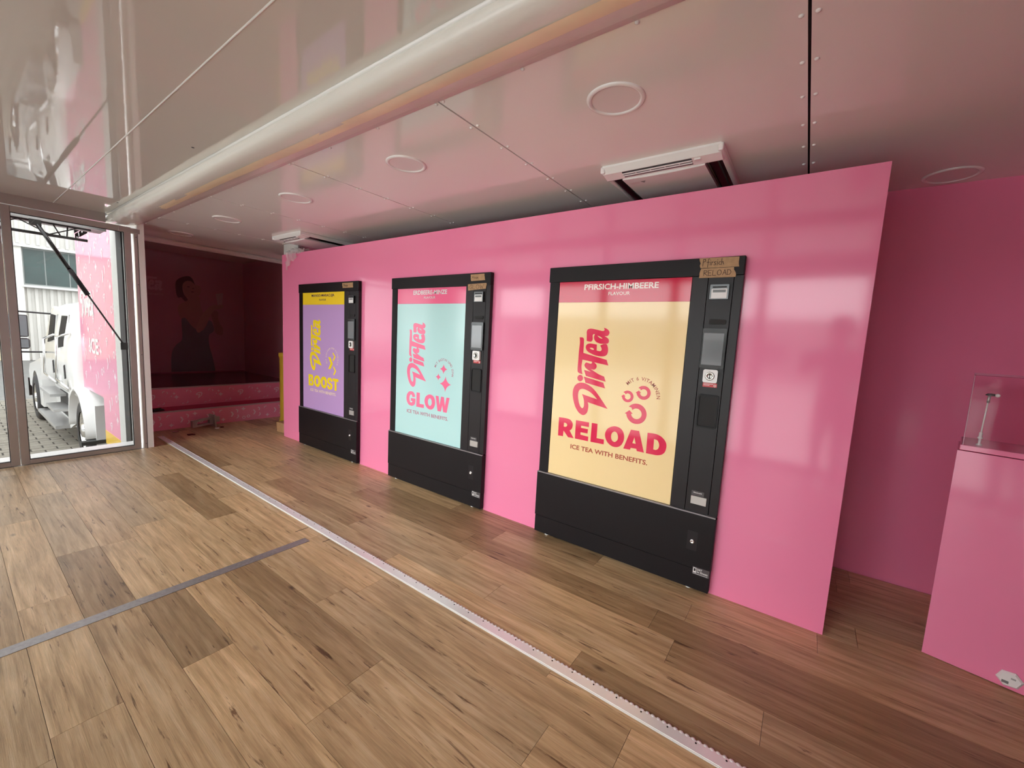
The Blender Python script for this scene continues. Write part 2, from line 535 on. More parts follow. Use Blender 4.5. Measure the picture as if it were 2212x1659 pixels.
SX = -2.556                       # joint of the two floor plates under the alloy strip
w_l = 0.1805
for k in range(-10, 7):
    y0 = 0.490 + (k - 1) * w_l
    y1 = y0 + w_l
    y1 = min(y1, 1.438)
    if y0 >= 1.40 or y1 < -1.3:
        continue
    y0 = max(y0, -1.04)
    st = random.uniform(0, 1.25)
    L_ends = [SX - st - 1.28 * i for i in range(3)][::-1]
    R_ends = [SX + random.uniform(0.3, 1.28) + 1.28 * i for i in range(4)]
    dl = dr = ()
    if k == 1:                    # dark board ending at -1.915
        R_ends = [-1.915, -0.64, 0.62]; dr = (0,)
    if k == 2:
        R_ends = [-1.30, 0.0]
    if k == 3:                    # dark board, y .85-1.03
        R_ends = [-1.338, -0.05]; dr = (0,)
        L_ends = [-5.2, -3.94]
    if k == 4:
        L_ends = [-4.61, -3.33]; dl = (1,)
        R_ends = [-1.9, -0.62]
    if k == 0:
        R_ends = [-1.2, 0.1]
        L_ends = [-4.7, -3.4]; dl = (2,)
    row(y0, y1, -5.735, SX, L_ends, dl)
    row(y0, y1, SX, 1.60, R_ends + [R_ends[-1] + 1.1], dr)
row(1.302, 1.438, -6.55, -5.742, [-6.1])
row(1.438, 1.497, -6.55, -6.20, [])
w_r = 0.1755
for k in range(-5, 11):
    y0 = 2.321 + k * w_r
    y1 = y0 + w_r
    y0 = max(y0, 1.497); y1 = min(y1, 3.39)
    if y1 - y0 < 0.02:
        continue
    st = random.uniform(0, 1.25)
    ends = [-6.5 + st + 1.28 * i for i in range(8)]
    dk = set(i for i in range(9) if random.random() < 0.13)
    if k == -1:
        ends = [-5.4, -4.2, -2.9, -1.64, -0.365, 0.9, 2.2]; dk = {3}
    if k == -3:
        ends = [-5.9, -4.2, -2.9, -1.64, -0.369, 0.9, 2.2]; dk = {5}
    if k == 0:
        ends = [-6.0, -4.75, -3.5, -2.2, -0.95, 0.19, 1.5]; dk = {4}
    row(y0, y1, -6.56, 2.98, ends, dk)
# sub-frame under the rail between both floors
# ---- alloy strip across the outer floor
strip = struct('trim_1', M_alufloor, 'flat grey aluminium strip across the wooden floor', 'floor strip',
               -2.588, -2.526, -1.04, 1.338, -0.004, 0.0022)
box('screw_plate', mat('dark_slot', (0.03, 0.02, 0.015, 1), 0.6), strip, -2.72, -2.715, 1.34, 1.43, -0.003, 0.0008)
box('screw_plate', MATS['dark_slot'], strip, -2.455, -2.45, 1.385, 1.435, -0.003, 0.0008)

# ---- aluminium rail with scalloped hinge edge
rail = struct('trim_2', M_alubright, 'bright aluminium floor rail with a scalloped hinge edge', 'floor rail',
              -6.20, 1.60, 1.442, 1.488, -0.005, 0.007)
mb = MB()
x = -6.19
while x < 1.58:
    mb.lathe([(0.0, 0.0085), (0.0062, 0.0080), (0.0094, 0.0035), (0.0098, -0.004)], 9, 'z', (x, 1.4885, 0))
    x += 0.0205
kn = mb.build('scalloped_edge', M_alubright, rail, True)
kn['kind'] = 'stuff'
mb = MB()
x = -6.15
while x < 1.58:
    mb.lathe([(0.0, 0.0086), (0.0032, 0.0084), (0.0034, 0.006)], 8, 'z', (x, 1.476, 0))
    x += 0.098
sc = mb.build('screw_heads', mat('dark_screw', (0.05, 0.05, 0.05, 1), 0.4, metal=0.8), rail)
sc['kind'] = 'stuff'
lip = box('lip', M_alubright, rail, -6.20, 1.60, 1.4385, 1.442, -0.005, 0.005)

# ---- back wall, right wall, slide-out end wall
struct('wall_back', M_pink, 'glossy pink rear wall in shade behind the partition', 'wall',
       -6.60, 3.0, 3.384, 3.44, -0.1, 2.55)
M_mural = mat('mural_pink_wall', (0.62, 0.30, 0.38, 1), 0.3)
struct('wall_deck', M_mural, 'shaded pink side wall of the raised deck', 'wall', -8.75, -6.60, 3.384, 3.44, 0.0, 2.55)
struct('wall_right', M_pink, 'pink end wall beyond the pedestal', 'wall', 3.0, 3.06, 1.25, 3.44, -0.1, 2.55)
struct('wall_front', M_pink, 'pink side wall right of the slide-out', 'wall', 1.65, 3.06, 1.25, 1.30, -0.1, 2.55)
struct('wall_slideout', M_pink, 'pink end wall of the slide-out box', 'wall', 1.60, 1.65, -1.04, 1.30, -0.1, 2.55)
struct('wall_infill', M_pink, 'pink solid panel closing the front beside the glazing', 'wall', 0.525, 1.65, -1.04, -0.99, -0.1, 2.45)

# ---- pink partition with three cut-outs for the machines
MX = (-4.86, -3.17, -1.482)
MWID = 1.172
wp = MB()
PY0, PY1 = 2.495, 2.513
xs = [-5.33]
for x0 in MX:
    xs += [x0 + 0.006, x0 + MWID - 0.006]
xs.append(0.212)
for i in range(0, len(xs), 2):
    wp.box(xs[i], xs[i + 1], PY0, PY1, 0, 2.26)
for x0 in MX:
    wp.box(x0 + 0.006, x0 + MWID - 0.006, PY0, PY1, 1.87, 2.26)
bmesh.ops.remove_doubles(wp.bm, verts=wp.bm.verts[:], dist=1e-5)
wpo = wp.build('wall_partition', M_pink)
tag(wpo, 'glossy bright pink partition wall holding three black vending machines', 'wall', kind='structure')
fb = struct('trim_3', M_greylight, 'grey filler board above the left end of the pink partition', 'board',
            -5.328, -4.98, 2.516, 2.530, 2.02, 2.386)

# ---- ceiling
ceil = struct('ceiling', M_dark, 'glossy white panelled ceiling over the vending machines', 'ceiling',
              -6.66, 3.0, 1.03, 3.42, 2.408, 2.47)
SEAMS = [-6.6, -5.28, -3.98, -2.685, -1.400, -0.101, 1.19, 2.49, 3.0]
rivet_me = MB().lathe([(0.0, -0.0060), (0.0040, -0.0054), (0.0072, -0.0030), (0.0082, 0.0)], 10).mesh('rivet')
rivet_me.materials.append(M_whitegloss)
for p in rivet_me.polygons:
    p.use_smooth = True
RY = [1.318, 1.545, 1.786, 2.017, 2.259, 2.491, 2.717, 2.95, 3.18]
def rivet(parent, x, y, z):
    o = bpy.data.objects.new('rivet', rivet_me)
    C.objects.link(o)
    o.parent = parent
    o.location = (x, y, z)
for i in range(len(SEAMS) - 1):
    a, b = SEAMS[i] + 0.0045, SEAMS[i + 1] - 0.0045
    pn = box('ceiling_panel', M_ceil, ceil, a, b, 1.296, 3.384, 2.390, 2.402)
    for y in RY:
        if i > 0:
            rivet(pn, a + 0.016, y, 2.390)
        if i < len(SEAMS) - 2 and SEAMS[i + 1] < 2:
            rivet(pn, b - 0.016, y, 2.390)
    for f in (0.333, 0.666):
        rivet(pn, a + (b - a) * f, 1.318, 2.390)

ceil2 = struct('ceiling_slideout', M_dark, 'mirror-glossy ceiling of the slide-out section near the glass doors', 'ceiling',
               -5.84, 1.65, -1.10, 1.10, 2.428, 2.475)
for (y0, y1) in ((-1.06, 0.668), (0.676, 1.06)):
    for (x0, x1) in ((-5.74, 1.62),):
        pn = box('ceiling_panel', M_ceil2, ceil2, x0, x1, y0, y1, 2.412, 2.428)
MB().rod((-5.74, 0.672, 2.414), (1.60, 0.672, 2.414), 0.0045, 8).build('joint_bead', M_white, ceil2)
for (x, y) in ((-3.05, 0.93), (-5.1, 0.985), (-0.83, 0.86), (-1.32, 0.75)):
    MB().lathe([(0, 2.4105), (0.006, 2.4100), (0.009, 2.4125)], 10, 'z', (x, y, 0)).build('screw', MATS['dark_screw'], ceil2)

# ---- soft plastic-wrapped joint cover between both ceilings
prof = [(1.040, 2.412), (1.030, 2.390), (1.030, 2.368), (1.044, 2.352), (1.085, 2.344), (1.145, 2.345),
        (1.205, 2.356), (1.255, 2.372), (1.303, 2.3895)]
V, F = [], []
nx = 150
for i in range(nx + 1):
    x = -5.86 + (1.60 + 5.86) * (i / nx) ** 1.6
    for j, (y, z) in enumerate(prof):
        end = max(0.0, (-4.2 - x) / 1.6)
        wv = (math.sin(x * 17 + j * 1.3) * 0.004 + math.sin(x * 41 + j * 2.1) * 0.0025) * (end * 2.2)
        wv += math.sin(x * 3.1 + j) * 0.0015
        mid = math.sin(PI * j / (len(prof) - 1))
        dz = wv * mid - 0.012 * max(0.0, (-5.3 - x) / 0.5) * mid
        V.append((x, y + 0.5 * wv * mid, z + dz))
np_ = len(prof)
for i in range(nx):
    for j in range(np_ - 1):
        F.append((i * np_ + j, i * np_ + j + 1, (i + 1) * np_ + j + 1, (i + 1) * np_ + j))
me = bpy.data.meshes.new('cover')
me.from_pydata(V, [], F)
bm_ = bmesh.new(); bm_.from_mesh(me)
bmesh.ops.recalc_face_normals(bm_, faces=bm_.faces[:])
ext = bmesh.ops.solidify(bm_, geom=bm_.faces[:], thickness=0.004)
bm_.to_mesh(me); bm_.free()
cover = obj('trim_4', me, mat('wrapped_white_plastic', (0.80, 0.77, 0.72, 1), 0.22, spec=0.5, bump=(55, 0.0006)), None, True)
MB().rod((-5.74, 1.030, 2.4055), (1.60, 1.030, 2.4055), 0.0075, 8).build('highlight_rod', M_whitegloss, cover, True)  # added white rod standing in for the highlight along the cover's nose
V, F = [], []
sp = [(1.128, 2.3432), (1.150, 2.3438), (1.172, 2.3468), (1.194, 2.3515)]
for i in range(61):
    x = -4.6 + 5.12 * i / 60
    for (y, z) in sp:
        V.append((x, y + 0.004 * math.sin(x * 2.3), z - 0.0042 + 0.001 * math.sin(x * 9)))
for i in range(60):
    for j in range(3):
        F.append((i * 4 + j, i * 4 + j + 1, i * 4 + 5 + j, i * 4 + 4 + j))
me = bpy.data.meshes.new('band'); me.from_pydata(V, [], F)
obj('pale_yellow_band', me, mat('pale_yellow_strip', rgb(250, 234, 200), 0.3, var=(4, 0.08)), cover, True)  # pale yellow strip added for the band showing through the plastic
tag(cover, 'rounded white plastic-wrapped joint cover running along the ceiling', 'joint cover', kind='structure')

# bead at the opening to the raised deck
bead = MB().rod((-6.55, 1.30, 2.365), (-6.55, 3.384, 2.365), 0.020, 12)
bead.box(-6.60, -6.55, 1.30, 3.384, 2.33, 2.40)
tag(bead.build('trim_5', M_white), 'white bead along the ceiling above the raised deck', 'ceiling trim', kind='structure')

# ---- raised deck beyond the steps
struct('floor_deck', mat('dark_deck_floor', (0.16, 0.06, 0.07, 1), 0.25), 'dark glossy raised deck in front of the mural', 'floor',
       -8.75, -6.93, 1.30, 3.384, 0.30, 0.495)
struct('ceiling_deck', M_ceil, 'shaded ceiling over the raised deck', 'ceiling', -9.0, -6.60, 1.25, 3.44, 2.52, 2.60)
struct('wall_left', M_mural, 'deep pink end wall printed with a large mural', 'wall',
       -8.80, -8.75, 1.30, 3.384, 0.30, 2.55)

def step(name, label, xr, z0, z1, depth, motifs):
    t = thing(name, label, 'step', (xr, 1.305, z0), 0, 'printed pink steps')
    H = z1 - z0
    Wd = 2.075
    box('riser', M_pinkprint, t, -0.02, 0.0, 0, Wd, 0, H - 0.014)
    box('tread', mat('dark_pink_tread', rgb(178, 62, 96), 0.75, spec=0.15), t, -depth, -0.02, 0, Wd, H - 0.03, H)
    box('nosing', mat('grey_nosing', (0.50, 0.42, 0.44, 1), 0.35, metal=0.2), t, -0.022, 0.003, 0, Wd, H - 0.014, H + 0.002)
    return t, H

M_motif = mat('pale_pink_print', (0.97, 0.72, 0.80, 1), 0.3)
def chev(u, v, s, a=0.0):
    pts = [(-.5, 1), (0.05, 1), (.6, 0), (0.05, -1), (-.5, -1), (.05, 0)]
    return [[(u + (p[0] * math.cos(a) - p[1] * math.sin(a)) * s, v + (p[0] * math.sin(a) + p[1] * math.cos(a)) * s) for p in pts]]
def star4(u, v, rx, ry):
    out = []
    for q in range(4):
        a0 = q * PI / 2
        for k in range(6):
            t = k / 6
            # concave arc between two tips
            a = a0 + t * PI / 2
            cx, cyq = math.cos(a0) + math.cos(a0 + PI / 2), math.sin(a0) + math.sin(a0 + PI / 2)
            ang = a0 + PI + PI / 2 - t * PI / 2
            rr = 1.0
            x1 = cx * 1.0 + math.cos(ang) * rr
            y1 = cyq * 1.0 + math.sin(ang) * rr
            d = 0.80
            sx = (1 - d) * (math.cos(a0) * (1 - t) + math.cos(a0 + PI / 2) * t) + d * x1
            sy = (1 - d) * (math.sin(a0) * (1 - t) + math.sin(a0 + PI / 2) * t) + d * y1
            out.append((u + sx * rx, v + sy * ry))
    return [out]
def ring(u, v, r, ri):
    n = 18
    return [[(u + r * math.cos(2 * PI * i / n), v + r * math.sin(2 * PI * i / n)) for i in range(n)],
            [(u + ri * math.cos(2 * PI * i / n), v + ri * math.sin(2 * PI * i / n)) for i in range(n)]]

def d_shape(u, v, s, upright=True):
    """the loop-and-tail letter of the lettering, centred, height s; turned upright"""
    o = []
    for c in LOGO[0]:
        k = []
        sm = smooth_outline(c, 3)
        for p in sm:
            x, y = (p[0] - 0.358) / 0.25, (p[1] - 1.0) / 0.25
            if upright:
                x, y = y, -x
            k.append((u + x * s, v + y * s))
        o.append(k)
    return o

def motif(parent, shapes, mapf):
    for s in shapes:
        obj('print_motif', flat_mesh([s], mapf, raw=True), M_motif, parent)

t1, H1 = step('stage_step', 'lower pink step with chevron, star and ring prints', -6.55, 0.0, 0.237, 0.36, None)
t2, H2 = step('stage_step', 'upper pink step with loop-letter and star prints', -6.91, 0.237, 0.497, 0.02, None)
face = lambda u, v: (0.0012, u, v)
for i in range(7):
    y = 0.18 + i * 0.29
    motif(t1, [chev(y, 0.115, 0.036, 0), chev(y + 0.065, 0.160, 0.027, 0.3), chev(y + 0.072, 0.072, 0.027, -0.3)], face)
    if i % 2 == 0:
        motif(t1, [star4(y - 0.145, 0.178, 0.035, 0.03)], face)
        motif(t1, [ring(y - 0.14, 0.05, 0.022, 0.013), ring(y - 0.08, 0.062, 0.022, 0.013)], face)
    else:
        motif(t1, [star4(y - 0.11, 0.052, 0.032, 0.03)], face)
        motif(t1, [chev(y - 0.14, 0.178, 0.022, 2.2)], face)
for i in range(4):
    y = 0.25 + i * 0.52
    motif(t2, [d_shape(y, 0.130, 0.090)], face)
    motif(t2, [star4(y + 0.27, 0.125, 0.034, 0.034), star4(y + 0.245, 0.175, 0.02, 0.022), star4(y + 0.215, 0.14, 0.012, 0.013)], face)
    for dy in (-0.13, 0.13):
        motif(t2, [chev(y + dy, 0.205, 0.018, 2.4), chev(y + dy + 0.04, 0.190, 0.016, 0.2)], face)
        motif(t2, [chev(y + dy, 0.045, 0.018, -0.6), chev(y + dy - 0.05, 0.03, 0.014, 2.0)], face)

# ---- mural on the end wall (flat print)
mural = thing('wall_mural', 'large printed mural of a woman in a dark dress raising a cup', 'mural', (-8.749, 1.31, 0.5))
mm = lambda d: (lambda u, v: (d, u - 1.31, v - 0.5))
def mural_piece(name, pts, m, d):
    return obj(name, flat_mesh([[pts]], mm(d)), m, mural)
MURAL_COL = dict(dress=rgb(138, 136, 142), skin_torso=rgb(192, 148, 142), near_forearm=rgb(198, 156, 148), far_forearm=rgb(180, 136, 134),
                 face=rgb(192, 148, 142), hair=rgb(118, 88, 92), cup=rgb(205, 185, 190))
for i, k in enumerate(('skin_torso', 'dress', 'far_forearm', 'near_forearm', 'face', 'hair', 'cup')):
    mural_piece('printed_' + k.replace('near_', '').replace('far_', ''), MURAL[k], mat('mural_' + k, MURAL_COL[k], 0.35), 0.002 + 0.0006 * i)
# darker features of the printed face
for (yy, zz, a, b_) in ((2.535, 1.985, 0.022, 0.008), (2.60, 1.965, 0.016, 0.007), (2.59, 1.905, 0.022, 0.008)):
    pts = [(yy + a * math.cos(2 * PI * i / 10), zz + b_ * math.sin(2 * PI * i / 10)) for i in range(10)]
    obj('printed_feature', flat_mesh([[pts]], mm(0.0075), raw=True), mat('mural_hair', MURAL_COL['hair']), mural)
# lettering on the mural, upright
def upright(sx, ox, oz):
    # panel lettering reads bottom-to-top; turn it to read left-to-right
    return lambda u, v: (0.0024, ox - 1.31 + (v - 0.915) * sx, oz - 0.5 + (0.485 - u) * sx)
obj('lettering', flat_mesh(LOGO, upright(1.06, 1.575, 1.845)), mat('mural_lettering', rgb(226, 180, 198), 0.35), mural)
text_print('small_lettering', 'ICE TEA WITH BENEFITS', 1.70, 2.19, 1.795, 1.825, mm(0.0024), MATS['mural_lettering'], mural)
mural_piece('printed_floor_line', [(1.32, 0.502, 1), (3.37, 0.502, 1), (3.37, 0.512, 1), (1.32, 0.512, 1)], mat('mural_line', rgb(150, 40, 80), 0.4), 0.0021)

# ---- slide-out glazing: left end doors and front window wall
XD = -5.735
M_frame = mat('anodised_frame', (0.45, 0.42, 0.40, 1), 0.36, metal=0.45, var=(5, 0.05))
def frame_mesh(a0, a1, z0, z1, ga0, ga1, gz0, gz1, d0, d1, axis):
    mb = MB()
    if axis == 'y':
        B = lambda p, q, r, s: mb.box(d0, d1, p, q, r, s, 0.002)
    else:
        B = lambda p, q, r, s: mb.box(p, q, d0, d1, r, s, 0.002)
    B(a0, ga0, z0, z1); B(ga1, a1, z0, z1); B(ga0, ga1, z0, gz0); B(ga0, ga1, gz1, z1)
    return mb.mesh('frame')
for n, (a0, a1, lab) in enumerate(((0.358, 1.196, 'right-hand aluminium-framed glass door leaf beside the printed steps'),
                                   (-0.452, 0.354, 'aluminium-framed glass door leaf cut by the left photo edge'),
                                   (-0.962, -0.456, 'aluminium-framed glass leaf at the corner of the slide-out'))):
    d = thing('door_%d' % (n + 1), lab, 'door', (XD, a0, 0), 0, None, 'structure')
    w = a1 - a0
    obj('door_frame', frame_mesh(0, w, 0.006, 2.318, 0.053, w - 0.055, 0.048, 2.262, -0.05, 0.0, 'y'), M_frame, d)
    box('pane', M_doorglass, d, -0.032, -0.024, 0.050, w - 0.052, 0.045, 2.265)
    gk = MB()
    gk.box(-0.022, -0.001, 0.0525, 0.0565, 0.048, 2.262); gk.box(-0.022, -0.001, w - 0.0585, w - 0.0545, 0.048, 2.262)
    gk.box(-0.022, -0.001, 0.0565, w - 0.0585, 0.048, 0.052); gk.box(-0.022, -0.001, 0.0565, w - 0.0585, 2.258, 2.262)
    gk.build('gasket', M_rubber, d)
    box('sill_strip', M_white, d, -0.24, -0.055, 0.02, w - 0.02, 0.02, 0.044)
    MB().rod((-0.025, 0.004, 0.06), (-0.025, 0.004, 2.25), 0.006, 6).build('edge_seal', M_rubber, d)
post = struct('trim_6', M_frame, 'narrow aluminium door post at the foot of the printed steps', 'post',
              XD - 0.05, XD, 1.217, 1.249, 0.0, 2.30)
box('bracket', M_frame, post, XD - 0.05, XD + 0.002, 1.10, 1.27, 2.262, 2.315, 0.006)
for z in (0.05, 1.02, 1.75, 2.23):
    MB().lathe([(0.0, XD + 0.0016), (0.004, XD + 0.001), (0.0045, XD - 0.001)], 8, 'x', (0, 1.235, z)).build('screw', MATS['dark_screw'], post)
struct('trim_7', M_frame, 'aluminium header above the glass doors', 'door header', XD - 0.085, XD - 0.002, -1.04, 1.015, 2.325, 2.412)
struct('trim_8', M_frame, 'corner post of the slide-out glazing', 'post', XD - 0.07, XD, -1.04, -0.966, 0.0, 2.412)

nwin = 6
wx = (0.52 - XD) / nwin
for n in range(nwin):
    a = XD + n * wx
    wdn = thing('window_%d' % (n + 1), 'tall clear glass leaf of the front glazing, number %s from the door corner' %
                ('one', 'two', 'three', 'four', 'five', 'six')[n], 'window', (a, -1.04, 0), 0, None, 'structure')
    obj('window_frame', frame_mesh(0.002, wx - 0.002, 0.0, 2.325, 0.055, wx - 0.055, 0.05, 2.272, 0.0, 0.05, 'x'), M_frame, wdn)
    box('pane', M_glass, wdn, 0.052, wx - 0.052, 0.022, 0.028, 0.047, 2.275)
struct('trim_9', M_frame, 'aluminium header above the front glazing', 'window header', XD - 0.07, 0.57, -1.10, -1.00, 2.325, 2.43)

# ================================================================== VENDING MACHINES
YF = 2.455
UNIT = {   # heavy letters in a unit box
 'B': [[(0, 0, 1), (0, 1, 1), (.6, 1), (.84, .93), (.92, .76), (.86, .60), (.76, .53, 1), (.93, .44), (1, .27), (.92, .08), (.65, 0)],
       [(.36, .62, 1), (.36, .8, 1), (.5, .8), (.57, .71), (.5, .62)], [(.36, .2, 1), (.36, .41, 1), (.53, .41), (.62, .3), (.53, .2)]],
 'T': [[(.33, 0, 1), (.33, .76, 1), (0, .76, 1), (0, 1, 1), (1, 1, 1), (1, .76, 1), (.67, .76, 1), (.67, 0, 1)]],
 'W': [[(0, 1, 1), (.17, 0, 1), (.42, 0, 1), (.5, .44, 1), (.58, 0, 1), (.83, 0, 1), (1, 1, 1), (.78, 1, 1), (.69, .42, 1), (.60, 1, 1), (.40, 1, 1), (.31, .42, 1), (.22, 1, 1)]],
 'S': [[(.95, .68, 1), (.90, .86), (.72, .98), (.5, 1.01), (.25, .97), (.08, .85), (.04, .70), (.10, .55), (.30, .45), (.55, .38), (.64, .31), (.60, .23),
        (.48, .20), (.36, .24), (.33, .34, 1), (0, .31, 1), (.06, .14), (.25, .02), (.5, -.01), (.78, .03), (.95, .16), (.98, .32), (.90, .48), (.70, .56), (.45, .63),
        (.37, .69), (.42, .78), (.52, .80), (.61, .77), (.63, .68, 1)]],
 'G': [[(.96, .66, 1), (.66, .62, 1), (.60, .74), (.50, .78), (.39, .70), (.345, .5), (.39, .30), (.5, .22), (.60, .24), (.67, .33, 1), (.5, .33, 1), (.5, .54, 1), (1, .54, 1),
        (.985, .28), (.89, .10), (.70, .01), (.5, -.01), (.25, .05), (.06, .25), (0, .5), (.06, .76), (.25, .95), (.5, 1.01), (.75, .97), (.90, .83)]],
}
def unit_of(shape):
    xs = [p[0] for p in shape[0]]; ys = [p[1] for p in shape[0]]
    a, b, c, d = min(xs), max(xs), min(ys), max(ys)
    return [[((p[0] - a) / (b - a), (p[1] - c) / (d - c)) + ((1,) if len(p) > 2 else ()) for p in o] for o in shape]
UNIT['O'] = unit_of(RELOAD[3])
UNIT['L'] = [[(0, 0, 1), (0, 1, 1), (.44, 1, 1), (.44, .24, 1), (1, .24, 1), (1, 0, 1)]]
def placed(ch, x0, x1, z0, z1):
    return [[(x0 + p[0] * (x1 - x0), z0 + p[1] * (z1 - z0)) + ((1,) if len(p) > 2 else ()) for p in o] for o in UNIT[ch]]

def recycle_ring(u, v, R):
    r = R * 0.52
    pts = []
    n = 30
    a0, a1 = math.radians(143), math.radians(-172)
    for i in range(n + 1):
        a = a0 + (a1 - a0) * i / n
        pts.append((u + R * math.cos(a), v + R * math.sin(a)))
    e = a1
    pts.append((u + R * 1.16 * math.cos(e - 0.04), v + R * 1.16 * math.sin(e - 0.04)))
    m_ = (R + r) / 2
    pts.append((u + m_ * math.cos(e - 0.50), v + m_ * math.sin(e - 0.50)))
    pts.append((u + r * 0.70 * math.cos(e + 0.02), v + r * 0.70 * math.sin(e + 0.02)))
    for i in range(n + 1):
        a = a1 + (a0 - a1) * i / n
        pts.append((u + r * math.cos(a), v + r * math.sin(a)))
    m2 = (R + r) / 2
    pts.append((u + m2 * math.cos(a0 + 0.20), v + m2 * math.sin(a0 + 0.20)))
    # the notch of the trailing end runs inward
    pts[-1] = (u + m2 * math.cos(a0 - 0.16), v + m2 * math.sin(a0 - 0.16))
    return [pts]

def rounded_rect(x0, x1, z0, z1, r, n=5):
    out = []
    for cx, cz, a in ((x1 - r, z1 - r, 0), (x0 + r, z1 - r, PI / 2), (x0 + r, z0 + r, PI), (x1 - r, z0 + r, 1.5 * PI)):
        for i in range(n + 1):
            t = a + i / n * PI / 2
            out.append((cx + r * math.cos(t), cz + r * math.sin(t)))
    return out

def plate(name, m, parent, x0, x1, z0, z1, y0, y1, r=0.004):
    return MB().prism(rounded_rect(x0, x1, z0, z1, r), 'y', y0, y1).build(name, m, parent)

FLAV = [
 dict(x=MX[0], name='MANGO-MARACUJA', nb=(.272, .730), low=rgb(196, 158, 212), top=rgb(250, 214, 50), ttop=rgb(92, 58, 92), ink=rgb(252, 222, 40), sub=rgb(246, 222, 190),
      big='BOOST', box=((.200, .312), (.318, .452), (.458, .588), (.592, .700), (.703, .814)), zz=(.733, .863),
      arc=('MIT KOFFEIN UND VITAMINEN', (.582, 1.023), (.682, 1.189), (.788, 1.020), .018),
      label='black drinks vending machine with purple and yellow panel reading BOOST'),
 dict(x=MX[1], name='ERDBEERE-MINZE', nb=(.292, .707), low=rgb(190, 230, 230), top=rgb(244, 112, 152), ttop=rgb(226, 226, 226), ink=rgb(250, 122, 160), sub=rgb(190, 130, 150),
      big='GLOW', box=((.231, .354), (.366, .466), (.474, .606), (.610, .777)), zz=(.741, .871),
      arc=('MIT BIOTIN UND ZINK', (.596, 1.126), (.690, 1.188), (.801, 1.056), .020),
      label='black drinks vending machine with mint and pink panel reading GLOW'),
 dict(x=MX[2], name='PFIRSICH-HIMBEERE', nb=(.263, .738), low=rgb(253, 224, 166), top=rgb(214, 22, 68), ttop=rgb(252, 240, 232), ink=rgb(232, 34, 84), sub=rgb(178, 74, 54),
      big='RELOAD', box=None, zz=None, arc=('MIT 6 VITAMINEN', (.604, 1.161), (.665, 1.1935), (.7945, 1.094), .021),
      label='black drinks vending machine with peach and red panel reading RELOAD'),
]
M_col = mat('black_control_column', (0.016, 0.012, 0.014, 1), 0.40, spec=0.3)
M_screen = mat('grey_touch_screen', (0.20, 0.21, 0.225, 1), 0.06, spec=0.6)
M_coin = mat('coin_metal', (0.45, 0.43, 0.40, 1), 0.25, metal=0.9)
M_flap = mat('grey_metal_flap', (0.52, 0.49, 0.47, 1), 0.35, metal=0.5)
M_sticker = mat('dark_sticker', (0.075, 0.066, 0.07, 1), 0.45)
M_edge = mat('edge_highlight_grey', (0.30, 0.28, 0.29, 1), 0.35, metal=0.5)

def printed_gloss(name, col):
    return mat(name, col, 0.09, spec=0.5, bump=(3.0, 0.0004))

